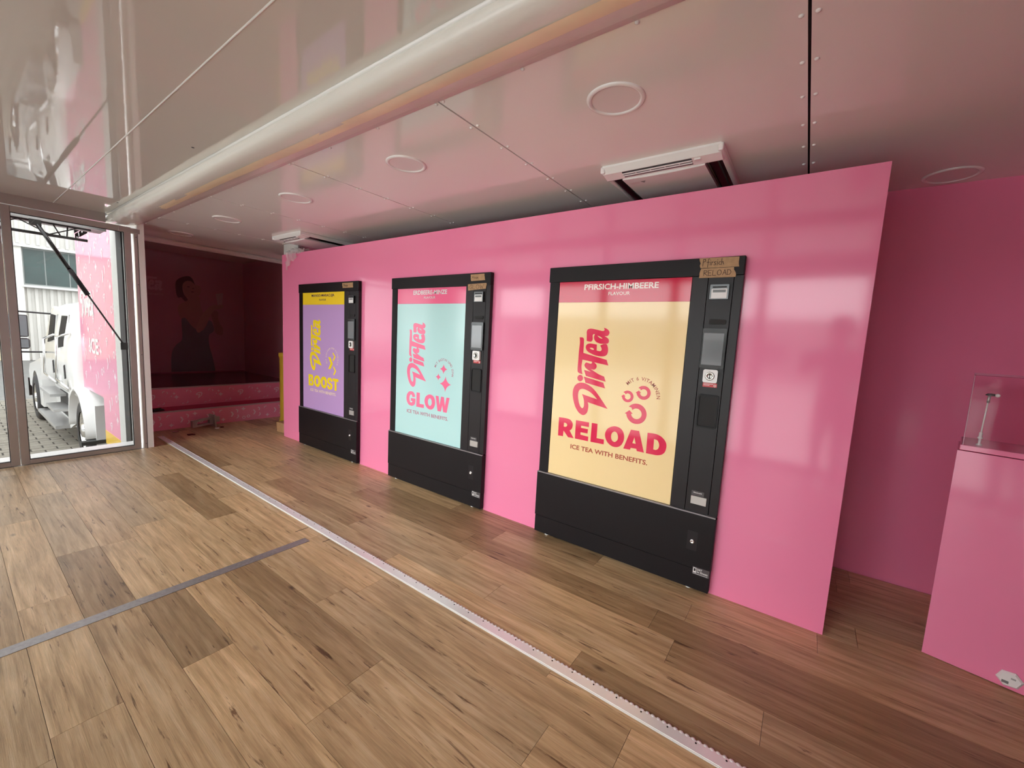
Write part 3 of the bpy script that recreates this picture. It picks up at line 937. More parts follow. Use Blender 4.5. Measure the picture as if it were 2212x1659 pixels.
for k, fv in enumerate(FLAV):
    t = thing('vending_machine', fv['label'], 'vending machine', (fv['x'], YF, 0), 0, 'three vending machines set into the pink partition')
    Wm = MWID
    box('cabinet', M_black, t, 0.008, Wm - 0.008, 0.028, 0.78, 0.022, 1.868)
    box('header_bar', M_black, t, 0.0, Wm, 0.0, 0.038, 1.789, 1.886, 0.003, 2)
    box('stile', M_black, t, 0.006, 0.076, 0.005, 0.036, 0.465, 1.788)
    low = box('display_panel', printed_gloss('panel_gloss_%d' % k, fv['low']), t, 0.079, 0.918, 0.009, 0.024, 0.466, 1.654)
    top = box('header_band', printed_gloss('band_gloss_%d' % k, fv['top']), t, 0.079, 0.918, 0.009, 0.024, 1.6546, 1.788)
    pm = lambda u, v: (u, 0.0084, v)
    mi = printed_gloss('print_ink_%d' % k, fv['ink'])
    msub = printed_gloss('print_small_%d' % k, fv['sub'])
    mtop = printed_gloss('print_head_%d' % k, fv['ttop'])
    obj('lettering', flat_mesh(LOGO, pm), mi, low)
    if fv['box'] is None:
        shapes = RELOAD
    else:
        shapes = [placed(ch, b[0], b[1], *fv['zz']) for ch, b in zip(fv['big'], fv['box'])]
    obj('name_lettering', flat_mesh(shapes, pm), mi, low)
    text_print('small_lettering', 'ICE TEA WITH BENEFITS.', .241, .765, .672, .703, pm, msub, low, 0.022)
    text_print('flavour_lettering', fv['name'], fv['nb'][0], fv['nb'][1], 1.733, 1.769, pm, mtop, top, 0.024)
    text_print('flavour_lettering', 'FLAVOUR', .431, .569, 1.697, 1.7175, pm, mtop, top, 0.008)
    arc_text('arc_lettering', fv['arc'][0], fv['arc'][1], fv['arc'][2], fv['arc'][3], fv['arc'][4], pm, msub, low, 0.014)
    if k == 0:
        ic = [[[(.613, 1.088), (.656, 1.090), (.706, 1.022), (.660, .958), (.615, .957), (.660, 1.022)]],
              [[(.694, 1.140), (.717, 1.140), (.757, 1.097), (.722, 1.053), (.698, 1.053), (.732, 1.097)]],
              [[(.706, .990), (.730, .990), (.770, .947), (.735, .899), (.708, .899), (.744, .947)]]]
    elif k == 1:
        ic = [star4(.696, 1.108, .045, .043), star4(.636, 1.036, .034, .032), star4(.722, .983, .068, .068)]
    else:
        ic = [recycle_ring(.672, .977, .063), recycle_ring(.705, 1.111, .0425), recycle_ring(.609, 1.077, .0365)]
    obj('icon_print', flat_mesh(ic, pm, raw=True), mi, low)
    # control column in three strips with joints between
    for a, b in ((0.921, 1.0015), (1.0035, 1.1265), (1.1285, Wm)):
        box('column_strip', M_col, t, a, b, 0.004, 0.036, 0.465, 1.7885, 0.0012)
    box('highlight_strip', M_edge, t, 0.0, Wm - 0.004, -0.008, 0.006, 0.4575, 0.4645)  # grey metal strip drawn as the highlight on the base panel's edge
    lp = box('base_panel', M_black, t, 0.0, Wm, -0.008, 0.036, 0.139, 0.457, 0.002, 2)
    box('kick_plate', M_black, t, 0.002, Wm - 0.002, -0.005, 0.036, 0.016, 0.1365, 0.0015)
    for fx in (0.09, 1.06):
        MB().rod((fx, 0.03, 0.0), (fx, 0.03, 0.02), 0.016, 10).build('levelling_foot', M_label, t)
    # bill acceptor
    bv = plate('bill_acceptor', M_blackgloss, t, 1.019, 1.111, 1.663, 1.741, -0.012, 0.004)
    plate('instruction_label', M_label, bv, 1.0275, 1.1035, 1.667, 1.7175, -0.0132, -0.012, 0.002)
    box('grey_field', mat('grey_print', (0.18, 0.19, 0.19, 1), 0.35), bv, 1.034, 1.097, -0.0138, -0.0132, 1.6985, 1.7125)
    box('slot', M_dark, bv, 1.032, 1.100, -0.0128, -0.012, 1.7235, 1.7300)
    # note slot
    sl = plate('card_slot', M_dark, t, 1.028, 1.113, 1.530, 1.557, -0.001, 0.004, 0.011)
    # touch screen
    bz = plate('screen_bezel', M_blackgloss, t, 1.0045, 1.1245, 1.290, 1.507, -0.010, 0.004, 0.004)
    box('screen', M_screen, bz, 1.012, 1.112, -0.0112, -0.010, 1.309, 1.482)
    # coin intake
    cp = plate('coin_plate', M_whitegloss, t, 1.028, 1.101, 1.2115, 1.284, -0.012, 0.004, 0.010)
    MB().lathe([(0.0235, -0.012), (0.0235, -0.0145), (0.0215, -0.016), (0.016, -0.0165), (0.013, -0.0140), (0.0, -0.0140)], 24, 'y', (1.063, 0, 1.248)).build('coin_ring', M_coin, cp, True)
    box('coin_slot', M_dark, cp, 1.0614, 1.0646, -0.0172, -0.0138, 1.2345, 1.262)
    rs = box('red_sticker', M_red, t, 1.029, 1.101, 0.0028, 0.004, 1.1865, 1.2095)
    box('sticker_line', M_label, rs, 1.033, 1.083, 0.0022, 0.0028, 1.2025, 1.2050)
    box('sticker_line', M_label, rs, 1.033, 1.064, 0.0022, 0.0028, 1.1955, 1.1980)
    MB().lathe([(0.0078, 0.0022), (0.0078, 0.003), (0.004, 0.0022)], 14, 'y', (1.091, 0, 1.1965)).build('sticker_mark', M_label, rs)
    # cup outlet recess
    ring_ = MB()
    o1, o2 = rounded_rect(1.014, 1.119, 0.957, 1.145, 0.014), rounded_rect(1.022, 1.111, 0.966, 1.136, 0.010)
    n_ = len(o1)
    va = [ring_.bm.verts.new((p[0], -0.003, p[1])) for p in o1]
    vb = [ring_.bm.verts.new((p[0], -0.003, p[1])) for p in o2]
    vc = [ring_.bm.verts.new((p[0], 0.005, p[1])) for p in o1]
    vd = [ring_.bm.verts.new((p[0], 0.0042, p[1])) for p in o2]
    for i in range(n_):
        j = (i + 1) % n_
        ring_.bm.faces.new((va[i], va[j], vb[j], vb[i]))
        ring_.bm.faces.new((va[i], va[j], vc[j], vc[i]))
        ring_.bm.faces.new((vb[i], vb[j], vd[j], vd[i]))
    rc = ring_.build('outlet_rim', M_black, t)
    plate('outlet_flap', M_dark, rc, 1.022, 1.111, 0.966, 1.136, 0.0032, 0.0046, 0.010)
    # coin return
    cl = plate('return_label', M_sticker, t, 1.030, 1.096, 0.5635, 0.590, 0.0022, 0.004, 0.001)
    text_print('label_lettering', 'Rückgeld', 1.041, 1.084, 0.5745, 0.5835, lambda u, v: (u, 0.0018, v), M_label, cl, 0.02)
    box('return_flap', M_flap, t, 1.030, 1.112, -0.002, 0.004, 0.5135, 0.5605, 0.001)
    # lock
    lk = plate('lock_plate', M_col, lp, 1.034, 1.088, 0.243, 0.356, -0.0092, -0.008, 0.002)
    MB().lathe([(0.0125, -0.008), (0.0125, -0.0155), (0.0105, -0.018), (0.006, -0.018), (0.005, -0.0155), (0.0, -0.0155)], 20, 'y', (1.063, 0, 0.297)).build('lock', M_chrome, lp, True)
    # service sticker
    ss = box('service_sticker', M_sticker, t, 1.079, 1.168, -0.0092, -0.008, 0.108, 0.152)
    MB().prism([(1.083, .118), (1.083, .1475), (1.1, .1475), (1.1, .118)], 'y', -0.0098, -0.0092).build('sticker_icon', M_label, ss)
    box('icon_field', M_dark, ss, 1.0865, 1.0965, -0.0104, -0.0098, .127, .1435)
    sm_ = lambda u, v: (u, -0.0098, v)
    text_print('sticker_lettering', '24/7', 1.1035, 1.130, .135, .1465, sm_, M_label, ss, 0.02)
    text_print('sticker_lettering', 'im Einsatz', 1.1035, 1.161, .1205, .1325, sm_, M_label, ss, 0.02)
    box('sticker_line', M_label, ss, 1.083, 1.161, -0.0098, -0.0092, .1115, .1135)

# ---- hand-written paper-tape notes
GLY = {'R': [[(0, 0), (0, 1), (.4, .95), (.45, .7), (.05, .5), (.5, 0)]], 'E': [[(.45, 1), (0, 1), (0, 0), (.45, 0)], [(0, .5), (.35, .5)]],
       'L': [[(0, 1), (0, 0), (.45, 0)]], 'O': [[(.28 + .28 * math.cos(i * PI / 6), .5 + .5 * math.sin(i * PI / 6)) for i in range(13)]],
       'A': [[(0, 0), (.25, 1), (.5, 0)], [(.1, .4), (.4, .4)]], 'D': [[(0, 0), (0, 1), (.35, .9), (.5, .5), (.35, .1), (0, 0)]],
       'G': [[(.5, .85), (.25, 1), (0, .6), (.05, .2), (.3, 0), (.5, .2), (.5, .45), (.3, .45)]], 'W': [[(0, 1), (.12, 0), (.3, .7), (.45, 0), (.62, 1)]],
       'P': [[(0, -.1), (.05, 1), (.35, 1), (.4, .7), (.05, .55)]], 'f': [[(.4, 1), (.2, 1.), (.15, -.3)], [(0, .5), (.35, .5)]],
       'i': [[(.1, .55), (.1, 0)], [(.1, .78), (.11, .83)]], 'r': [[(.05, .55), (.05, 0)], [(.05, .35), (.25, .55)]],
       's': [[(.35, .55), (.1, .5), (.1, .35), (.3, .25), (.3, .05), (.02, .02)]], 'c': [[(.35, .5), (.1, .45), (.05, .15), (.35, .05)]],
       'h': [[(.05, 1), (.05, 0)], [(.05, .35), (.25, .5), (.35, .05)]], 'M': [[(0, 0), (.05, 1), (.25, .4), (.45, 1), (.5, 0)]],
       'n': [[(.05, .55), (.05, 0)], [(.05, .4), (.25, .55), (.3, 0)]], 'z': [[(0, .5), (.3, .5), (0, 0), (.32, 0)]], 'e': [[(.02, .25), (.3, .3), (.2, .55), (.03, .4), (.05, .08), (.3, .05)]],
       'a': [[(.3, .5), (.08, .45), (.05, .1), (.28, .15), (.3, .5), (.34, 0)]], 'g': [[(.3, .5), (.05, .4), (.1, .1), (.3, .2), (.3, .5), (.28, -.3), (.05, -.25)]],
       'o': [[(.17 + .15 * math.cos(i * PI / 4), .27 + .26 * math.sin(i * PI / 4)) for i in range(9)]]}
ADV = {'i': .26, 'r': .34, 'f': .42, 'c': .42, 's': .44, 'h': .5, 'n': .42, 'z': .42, 'e': .4, 'a': .44, 'o': .42, 'g': .42, 'W': .8, 'O': .75}
def ink_mesh(word, x0, x1, z0, z1, y, wdt):
    total = sum(ADV.get(c, .62) for c in word)
    s = (x1 - x0) / total
    V, F = [], []
    u = 0.0
    for ch in word:
        for st in GLY[ch]:
            for (a, b) in zip(st, st[1:]):
                A = Vector((x0 + (u + a[0]) * s, 0, z0 + a[1] * (z1 - z0)))
                Bq = Vector((x0 + (u + b[0]) * s, 0, z0 + b[1] * (z1 - z0)))
                d = (Bq - A)
                if d.length < 1e-6:
                    continue
                d.normalize()
                n = Vector((-d.z, 0, d.x)) * wdt / 2
                e = d * wdt * 0.35
                base = len(V)
                V += [(p.x, y, p.z) for p in (A - e + n, A - e - n, Bq + e - n, Bq + e + n)]
                F.append((base, base + 1, base + 2, base + 3))
        u += ADV.get(ch, .62)
    me = bpy.data.meshes.new('ink')
    me.from_pydata(V, [], F)
    return me
def note(label, x0, quad, words, y=-0.0012):
    t = thing('paper_tape_note', label, 'tape', (x0, YF + y, 0), 0, 'hand-written tape notes on the machines')
    q = []
    n = len(quad)
    for i in range(n):                       # torn short ends
        a, b = quad[i], quad[(i + 1) % n]
        q.append(a)
        if i in (1, 3):
            for f in (0.25, 0.5, 0.75):
                q.append((a[0] + (b[0] - a[0]) * f + random.uniform(-.004, .004), a[1] + (b[1] - a[1]) * f))
    MB().prism(q, 'y', -0.0006, 0.0).build('paper_strip', M_tape, t)
    for (w_, a, b, c, d, th) in words:
        obj('handwriting', ink_mesh(w_, a, b, c, d, -0.0010, th), M_ink, t)
note('brown tape with handwriting at the top corner of the peach machine', MX[2], [(.948, 1.8845), (1.142, 1.882), (1.146, 1.831), (.958, 1.832)], [('Pfirsich', .968, 1.075, 1.845, 1.878, .0030)])
note('brown tape hand-lettered RELOAD on the peach machine', MX[2], [(.962, 1.829), (1.122, 1.8295), (1.134, 1.778), (.955, 1.779)], [('RELOAD', .978, 1.115, 1.791, 1.818, .0028)])
note('short brown tape on the top bar of the mint machine', MX[1], [(.968, 1.8755), (1.109, 1.8765), (1.118, 1.828), (.976, 1.825)], [('Minze', .985, 1.048, 1.843, 1.861, .0022)])
note('brown tape hand-lettered GLOW on the mint machine', MX[1], [(.944, 1.802), (1.132, 1.806), (1.129, 1.764), (.948, 1.753)], [('GLOW', .962, 1.113, 1.764, 1.796, .0028)])
note('small brown tape at the top corner of the purple machine', MX[0], [(.892, 1.872), (1.082, 1.872), (1.085, 1.822), (.898, 1.821)], [('Mango', .918, .995, 1.836, 1.860, .0035)])

# ================================================================== AIR CONDITIONERS
def aircon(label, x0, x1, y0, y1):
    """cassette unit hung under the ceiling; local origin at its front left ceiling corner"""
    t = thing('air_conditioner', label, 'air conditioner', (x0, y0, 2.39), 0, 'ceiling air conditioners')
    w, d = x1 - x0, y1 - y0
    dn = -0.052
    # housing rim: sloped front, thin sides, back
    mb = MB()
    mb.prism([(0.0, 0.0), (0.0, -0.010), (0.020, -0.040), (0.085, dn), (0.105, dn + 0.006), (0.105, 0.0)], 'x', 0.012, w - 0.012)
    mb.box(0, 0.026, 0.0, d, dn + 0.014, 0.0, 0.008, 2)
    mb.box(w - 0.026, w, 0.0, d, dn + 0.014, 0.0, 0.008, 2)
    mb.box(0.026, w - 0.026, d - 0.05, d, dn + 0.012, 0.0)
    mb.build('housing', M_whitegloss, t)
    # central cover, gently bowed
    V, F = [], []
    n = 10
    for i in range(n + 1):
        f = i / n
        for j in range(5):
            g = j / 4
            x = 0.098 + (w - 0.196) * f
            y = 0.098 + (d - 0.150) * g
            bow = 0.006 * (1 - (2 * f - 1) ** 2)
            V.append((x, y, dn - 0.004 - bow + 0.004 * g))
    for i in range(n):
        for j in range(4):
            F.append((i * 5 + j, i * 5 + j + 1, (i + 1) * 5 + j + 1, (i + 1) * 5 + j))
    me = bpy.data.meshes.new('cover'); me.from_pydata(V, [], F)
    bmx = bmesh.new(); bmx.from_mesh(me)
    bmesh.ops.recalc_face_normals(bmx, faces=bmx.faces[:])
    bmesh.ops.solidify(bmx, geom=bmx.faces[:], thickness=0.02)
    bmx.to_mesh(me); bmx.free()
    cv = obj('cover_panel', me, M_whitegloss, t, False)
    # warning triangle and printed line on the cover
    zp = dn - 0.0082
    MB().prism([(0.185, 0.150), (0.215, 0.150), (0.200, 0.176)], 'z', zp - 0.001, zp).build('warning_mark', mat('grey_print', (0.18, 0.19, 0.19, 1), 0.35), cv)
    box('printed_label', mat('pale_print', (0.62, 0.56, 0.56, 1), 0.4), cv, 0.125, 0.178, 0.150, 0.176, zp - 0.0004, zp)
    box('printed_label', MATS['pale_print'], cv, 0.30, 0.35, 0.118, 0.124, zp - 0.0022, zp - 0.001)
    # side air channels with a blade in each
    for a, b in ((0.026, 0.096), (w - 0.096, w - 0.026)):
        ch = box('air_channel', mat('dark_red_void', (0.03, 0.008, 0.010, 1), 0.35), t, a, b, 0.060, d - 0.05, -0.020, -0.004)
        MB().prism([(a + 0.018, -0.046), (a + 0.030, -0.046), (a + 0.050, -0.022), (a + 0.044, -0.022)], 'y', 0.085, d - 0.08).build('air_blade', M_blackgloss, ch)
        # curved end of the slot
        MB().prism([(a, 0.060), (b, 0.060), (b, 0.086), ((a + b) / 2, 0.074), (a, 0.086)], 'z', dn + 0.010, -0.004).build('channel_end', M_whitegloss, ch)
    # intake grille on the sloped front: dark bed and white slats
    u0, u1 = 0.12, w - 0.15
    def slope(tq):                               # along the sloped front
        return 0.020 + 0.065 * tq, -0.040 + (dn + 0.040) * tq
    (ya, za), (yb, zb) = slope(0.06), slope(0.86)
    gb = MB().prism([(ya, za + 0.004), (yb, zb + 0.004), (yb, zb - 0.0012), (ya, za - 0.0012)], 'x', u0, u1).build('intake_grille', mat('dark_grey_grille', (0.05, 0.05, 0.055, 1), 0.5), t)
    for tq in (0.30, 0.58):
        y, z = slope(tq)
        MB().prism([(y - 0.003, z - 0.001), (y + 0.003, z - 0.0015), (y + 0.003, z - 0.006), (y - 0.003, z - 0.0055)], 'x', u0, u1).build('grille_slat', M_whitegloss, gb)
    for f in (0.2, 0.42, 0.63, 0.83):
        xx = u0 + (u1 - u0) * f
        y, z = slope(0.44)
        box('grille_slat', M_whitegloss, gb, xx - 0.0015, xx + 0.0015, y - 0.009, y + 0.009, z - 0.005, z - 0.001)
    box('sensor_cap', M_white, t, u1 + 0.012, u1 + 0.042, 0.030, 0.050, -0.0495, -0.040)
    return t
aircon('white ceiling air conditioner nearest the camera, above the peach machine', -1.067, -0.432, 2.250, 2.950)
aircon('white ceiling air conditioner at the far left end of the pink partition', -5.005, -4.385, 2.234, 2.930)

# ================================================================== CEILING DOWNLIGHTS
def downlight(label, x, y, group='round ceiling downlights'):
    t = thing('ceiling_light', label, 'ceiling light', (x, y, 2.39), 0, group)
    MB().lathe([(0.118, 0.0), (0.117, -0.004), (0.112, -0.0072), (0.104, -0.008), (0.099, -0.0062), (0.097, -0.002)], 48).build('trim_ring', M_whitegloss, t, True)
    MB().lathe([(0.0971, -0.0022), (0.06, -0.0028), (0.0, -0.003)], 48).build('diffuser', mat('opal_diffuser', (0.80, 0.75, 0.74, 1), 0.25), t, True)
NM = ('nearest round white downlight, left of the near air conditioner', 'second nearest round white ceiling downlight in the row',
      'third round white ceiling downlight from the camera in the row', 'fourth round white ceiling downlight, near the far air conditioner',
      'farthest round white downlight above the printed steps')
for i, x in enumerate((-0.746, -2.044, -3.341, -4.654, -5.952)):
    downlight(NM[i], x, 1.672)
downlight('round white downlight in shade above the rear pink wall', 0.525, 3.225)

# ================================================================== PEDESTAL WITH ACRYLIC CASE
PA = math.radians(-12.6)
ped = thing('display_pedestal', 'square pink display pedestal right of the partition', 'pedestal', (0.598, 2.664, 0), PA)
PWd = 0.312
box('body', M_pink, ped, 0, PWd, 0, PWd, 0.004, 1.000)
box('lid', M_pink, ped, 0.006, PWd - 0.004, 0.006, PWd - 0.006, 1.003, 1.026, 0.0015)
case = thing('acrylic_case', 'clear acrylic display case on the pink pedestal', 'display case', (0.598, 2.664, 1.0265), PA)
ci0, ci1, chh, tk = 0.012, PWd - 0.012, 0.315, 0.004
M_acryledge = mat('acrylic_edge', rgb(214, 150, 176), 0.15)
for nm, dm in (('pane', (ci0, ci1, ci0, ci0 + tk, 0, chh)), ('pane', (ci0, ci1, ci1 - tk, ci1, 0, chh)),
               ('pane', (ci0, ci0 + tk, ci0 + tk, ci1 - tk, 0, chh)), ('pane', (ci1 - tk, ci1, ci0 + tk, ci1 - tk, 0, chh)),
               ('pane', (ci0, ci1, ci0, ci1, chh, chh + tk))):
    box(nm, M_acryl, case, *dm)
ed = MB()
for (a, b) in ((ci0, ci0), (ci1 - tk, ci0), (ci0, ci1 - tk), (ci1 - tk, ci1 - tk)):
    ed.box(a + .0005, a + .0022, b + .0005, b + .0022, 0.001, chh)
for b in (ci0, ci1 - tk):
    ed.box(ci0, ci1, b + .001, b + .0025, chh + tk, chh + tk + .0012)
for a in (ci0, ci1 - tk):
    ed.box(a + .001, a + .0025, ci0, ci1, chh + tk, chh + tk + .0012)
ed.build('polished_edge', M_acryledge, case)
tap = thing('metal_rod_stand', 'slim chrome rod stand inside the acrylic case', 'rod stand', (0.598, 2.664, 1.0265), PA)
bx_, by_ = 0.062, 0.075
M_satin = mat('pale_satin_metal', (0.92, 0.90, 0.90, 1), 0.3, metal=0.1)
MB().lathe([(0.010, 0.0), (0.0095, 0.004), (0.0048, 0.008), (0.0046, 0.028), (0.0085, 0.031), (0.0085, 0.036), (0.0055, 0.038), (0.0055, 0.058), (0.003, 0.060)], 16, 'z', (bx_, by_, 0)).build('base', M_satin, tap, True)
MB().rod((bx_, by_, 0.055), (bx_ + 0.004, by_, 0.205), 0.0028, 10).build('rod', M_satin, tap, True)
MB().rod((bx_ + 0.004, by_, 0.195), (bx_ + 0.005, by_, 0.226), 0.0048, 10).build('sleeve', M_alu, tap, True)
hd = MB().lathe([(0.0, 0.238), (0.010, 0.237), (0.0165, 0.232), (0.017, 0.228), (0.010, 0.2265), (0.0, 0.226)], 18, 'z', (bx_ + 0.009, by_, 0))
hd.build('head', mat('dark_chrome', (0.16, 0.14, 0.15, 1), 0.2, metal=0.9), tap, True)
MB().lathe([(0.0, -0.007), (0.0068, -0.006), (0.008, 0.0), (0.0068, 0.006), (0.0, 0.007)], 14, 'y', (bx_ + 0.028, by_ - 0.006, 0.231)).build('end_cap', M_satin, tap, True)
# rolled paper leaning inside the case at the right
pl = MB()
for i in range(6):
    pl.box(0.17, ci1 - 0.008, 0.18 + i * 0.006, 0.184 + i * 0.006, 0.288 + i * 0.003, 0.296 + i * 0.003)
tag(pl.build('paper_stack', M_white), 'stack of pale sheets lying on top in the acrylic case', 'paper')
ps = bpy.data.objects['paper_stack']; ps.location = (0.598, 2.664, 1.0265); ps.rotation_euler = (0, 0, PA)

# hexagonal tag at the foot of the pedestal
hx = thing('hexagonal_tag', 'white hexagonal tag at the foot of the pink pedestal', 'tag', (0.598, 2.664, 0), PA)
hc, hz_, hr = 0.266, 0.050, 0.040
hp = [(hc + hr * math.cos(i * PI / 3 + 0.16), hz_ + hr * 0.92 * math.sin(i * PI / 3 + 0.16)) for i in range(6)]
hp2 = [(hc + hr * 0.80 * math.cos(i * PI / 3 + 0.16), hz_ + hr * 0.74 * math.sin(i * PI / 3 + 0.16)) for i in range(6)]
mb = MB()
a = [mb.bm.verts.new((p[0], -0.001, p[1])) for p in hp]
b = [mb.bm.verts.new((p[0], -0.005, p[1])) for p in hp]
c = [mb.bm.verts.new((p[0], -0.012, p[1])) for p in hp2]
for i in range(6):
    j = (i + 1) % 6
    mb.bm.faces.new((a[i], a[j], b[j], b[i])); mb.bm.faces.new((b[i], b[j], c[j], c[i]))
mb.bm.faces.new(c); mb.bm.faces.new(a[::-1])
mb.build('tag_body', M_whitegloss, hx)
box('dark_field', MATS['grey_print'], hx, hc - 0.022, hc - 0.002, -0.0125, -0.012, hz_ - 0.020, hz_ - 0.008)
box('light_field', mat('mid_grey_print', (0.4, 0.39, 0.39, 1), 0.4), hx, hc + 0.002, hc + 0.016, -0.0125, -0.012, hz_ + 0.006, hz_ + 0.013)

# ================================================================== SMALL THINGS AT THE FAR END
# plastic film draped over the left end of the partition
V, F = [], []
nu, nv = 22, 12
for i in range(nu + 1):
    for j in range(nv + 1):
        f, g = i / nu, j / nv
        x = -5.19 + 0.42 * f
        drop = 0.19 * (1 - f) ** 1.6 + 0.02
        s = g * (0.10 + drop)
        if s < 0.10:
            y, z = PY1 + 0.05 - s, 2.272
        else:
            y, z = PY0 - 0.012, 2.272 - (s - 0.10)
        wv = 0.010 * math.sin(9 * f + 5 * g) + 0.007 * math.sin(23 * f - 11 * g) + 0.004 * math.sin(47 * f + 31 * g)
        V.append((x + wv * 0.6, y - abs(wv) * 1.1, z + abs(wv) * 1.3 + 0.035 * math.sin(PI * f) * (1 - g)))
for i in range(nu):
    for j in range(nv):
        F.append((i * (nv + 1) + j, (i + 1) * (nv + 1) + j, (i + 1) * (nv + 1) + j + 1, i * (nv + 1) + j + 1))
me = bpy.data.meshes.new('film'); me.from_pydata(V, [], F)
fo = obj('plastic_film', me, film_mat('crumpled_clear_film', (0.80, 0.74, 0.76, 1), 0.38, 0.15), None, True)
tag(fo, 'crumpled clear plastic film over the top left corner of the pink partition', 'plastic film')

# yellow column behind the left end of the partition
yc = thing('yellow_column', 'yellow column standing behind the left end of the pink partition', 'column', (-6.02, 2.92, 0))
M_yel = mat('yellow_paint', rgb(198, 158, 48), 0.4)
MB().lathe([(0.0, 0.02), (0.15, 0.02), (0.15, 0.07), (0.14, 0.09), (0.14, 0.95), (0.15, 0.97), (0.15, 1.02), (0.0, 1.025)], 28).build('column_body', M_yel, yc, True)
MB().lathe([(0.0, 0.0), (0.17, 0.0), (0.17, 0.02), (0.0, 0.021)], 28).build('foot_plate', M_yel, yc)
# cardboard box at the corner
cb = thing('cardboard_box', 'small brown cardboard box on the floor by the partition end', 'box', (-5.62, 2.54, 0), 0.12)
M_card = mat('cardboard', rgb(176, 132, 92), 0.7, var=(30, 0.1))
box('carton', M_card, cb, 0, 0.30, 0, 0.24, 0.002, 0.125)
box('flap', M_card, cb, -0.012, -0.006, 0, 0.24, 0.04, 0.130)
box('flap', M_card, cb, 0.0, 0.148, 0.0, 0.24, 0.126, 0.129)
box('flap', M_card, cb, 0.152, 0.30, 0.0, 0.24, 0.126, 0.129)
box('tape_strip', M_tape, cb, 0.13, 0.17, -0.001, 0.0, 0.02, 0.125)

# aluminium bracket lying by the steps
ab = thing('metal_bracket', 'grey slotted metal bracket lying against the lower printed step', 'bracket', (-6.42, 1.83, 0.0), 0.18)
M_brk = mat('dull_zinc', (0.50, 0.49, 0.46, 1), 0.45, metal=0.3)
mb = MB()
mb.prism([(0.0, 0.02), (0.24, 0.035), (0.24, 0.055), (0.0, 0.045)], 'x', 0.0, 0.05)
mb.prism([(0.0, 0.085), (0.24, 0.105), (0.24, 0.13), (0.0, 0.11)], 'x', 0.0, 0.05)
mb.prism([(0.0, 0.04), (0.055, 0.045), (0.055, 0.115), (0.0, 0.11)], 'x', 0.0, 0.05)
mb.prism([(0.205, 0.05), (0.24, 0.05), (0.24, 0.12), (0.205, 0.12)], 'x', 0.0, 0.05)
mb.build('slotted_plate', M_brk, ab)
MB().prism([(0.245, 0.0), (0.262, 0.0), (0.250, 0.165), (0.236, 0.165)], 'x', -0.03, 0.10).build('upright_blade', M_brk, ab)
box('flange', M_brk, ab, -0.02, 0.03, 0.262, 0.34, 0.05, 0.12)
# scraps on the floor
def scrap(label, x, y, s, m, pts):
    t = MB().prism([(x + p[0] * s, y + p[1] * s) for p in pts], 'z', 0.0005, 0.006 + s * 0.15).build('floor_scrap', m)
    tag(t, label, 'scrap', 'small scraps on the floor by the steps')
M_scr = mat('dark_red_scrap', rgb(96, 26, 30), 0.6)
M_foil = mat('crumpled_foil', (0.75, 0.75, 0.75, 1), 0.2, metal=0.8)
scrap('crumpled silver foil scrap on the floor before the lower step', -6.36, 1.62, 0.05, M_foil, [(0, 0), (.6, .1), (1, .6), (.8, 1.2), (.3, 1), (.1, .5)])
scrap('dark red scrap on the floor between the foil and the rail', -6.10, 1.70, 0.05, M_scr, [(0, 0), (.9, .1), (.7, .7), (1.1, 1.4), (.2, 1.1)])
scrap('white paper scrap on the floor right of the metal bracket', -6.27, 2.05, 0.03, M_label, [(0, 0), (.9, .3), (.8, 1.5), (.1, 1.4)])
scrap('small red scrap on the floor right of the metal bracket', -6.30, 2.12, 0.035, M_scr, [(0, 0), (.8, 0), (1, .9), (.3, 1)])
bc = thing('black_clamp', 'small black clamp lying on the lower printed step', 'clamp', (-6.66, 1.50, 0.2395), 0.1)
MB().prism([(0, 0), (0.12, 0), (0.11, 0.022), (0.06, 0.03), (0.01, 0.022)], 'x', 0, 0.05).build('clamp_body', M_rubber, bc)
MB().rod((0.025, 0.03, 0.03), (0.025, 0.09, 0.034), 0.006, 8).build('clamp_lever', M_blackgloss, bc)

# ================================================================== OUTSIDE
GZ = -0.92
M_ground = mat('bounce_concrete_yard', (0.52, 0.51, 0.49, 1), 0.85, var=(0.7, 0.08))  # kept pale so the unseen front yard bounces light onto the ceiling
tag(box('ground', M_ground, None, -90, 60, -90, 60, GZ - 0.5, GZ - 0.055), 'pale concrete yard around the trailer, lightened to bounce light', 'ground', kind='structure')
tag(box('asphalt_lane', mat('grey_asphalt', (0.17, 0.17, 0.165, 1), 0.85, var=(3, 0.15)), None, -31.0, -17.0, -30, 30, GZ - 0.05, GZ - 0.012), 'grey asphalt lane between paving and warehouse', 'lane', kind='structure')
M_paver = mat('concrete_paver', (0.22, 0.20, 0.165, 1), 0.85, var=(5, 0.16), bump=(120, 0.001))
paving = tag(box('paving', mat('dark_paver_joint', (0.035, 0.032, 0.026, 1), 0.9), None, -17.0, -5.9, -3.0, 4.2, GZ - 0.05, GZ - 0.008),
             'concrete block paving of the yard outside the glass doors', 'paving', kind='structure')
pv = MB().box(-0.090, 0.090, -0.140, 0.140, -0.03, 0.0, 0.004).mesh('paver')
pv.materials.append(M_paver)
nearp = set()
rows_ = int((17.0 - 0.1) / 0.2)
V, F = [], []
nind = 0
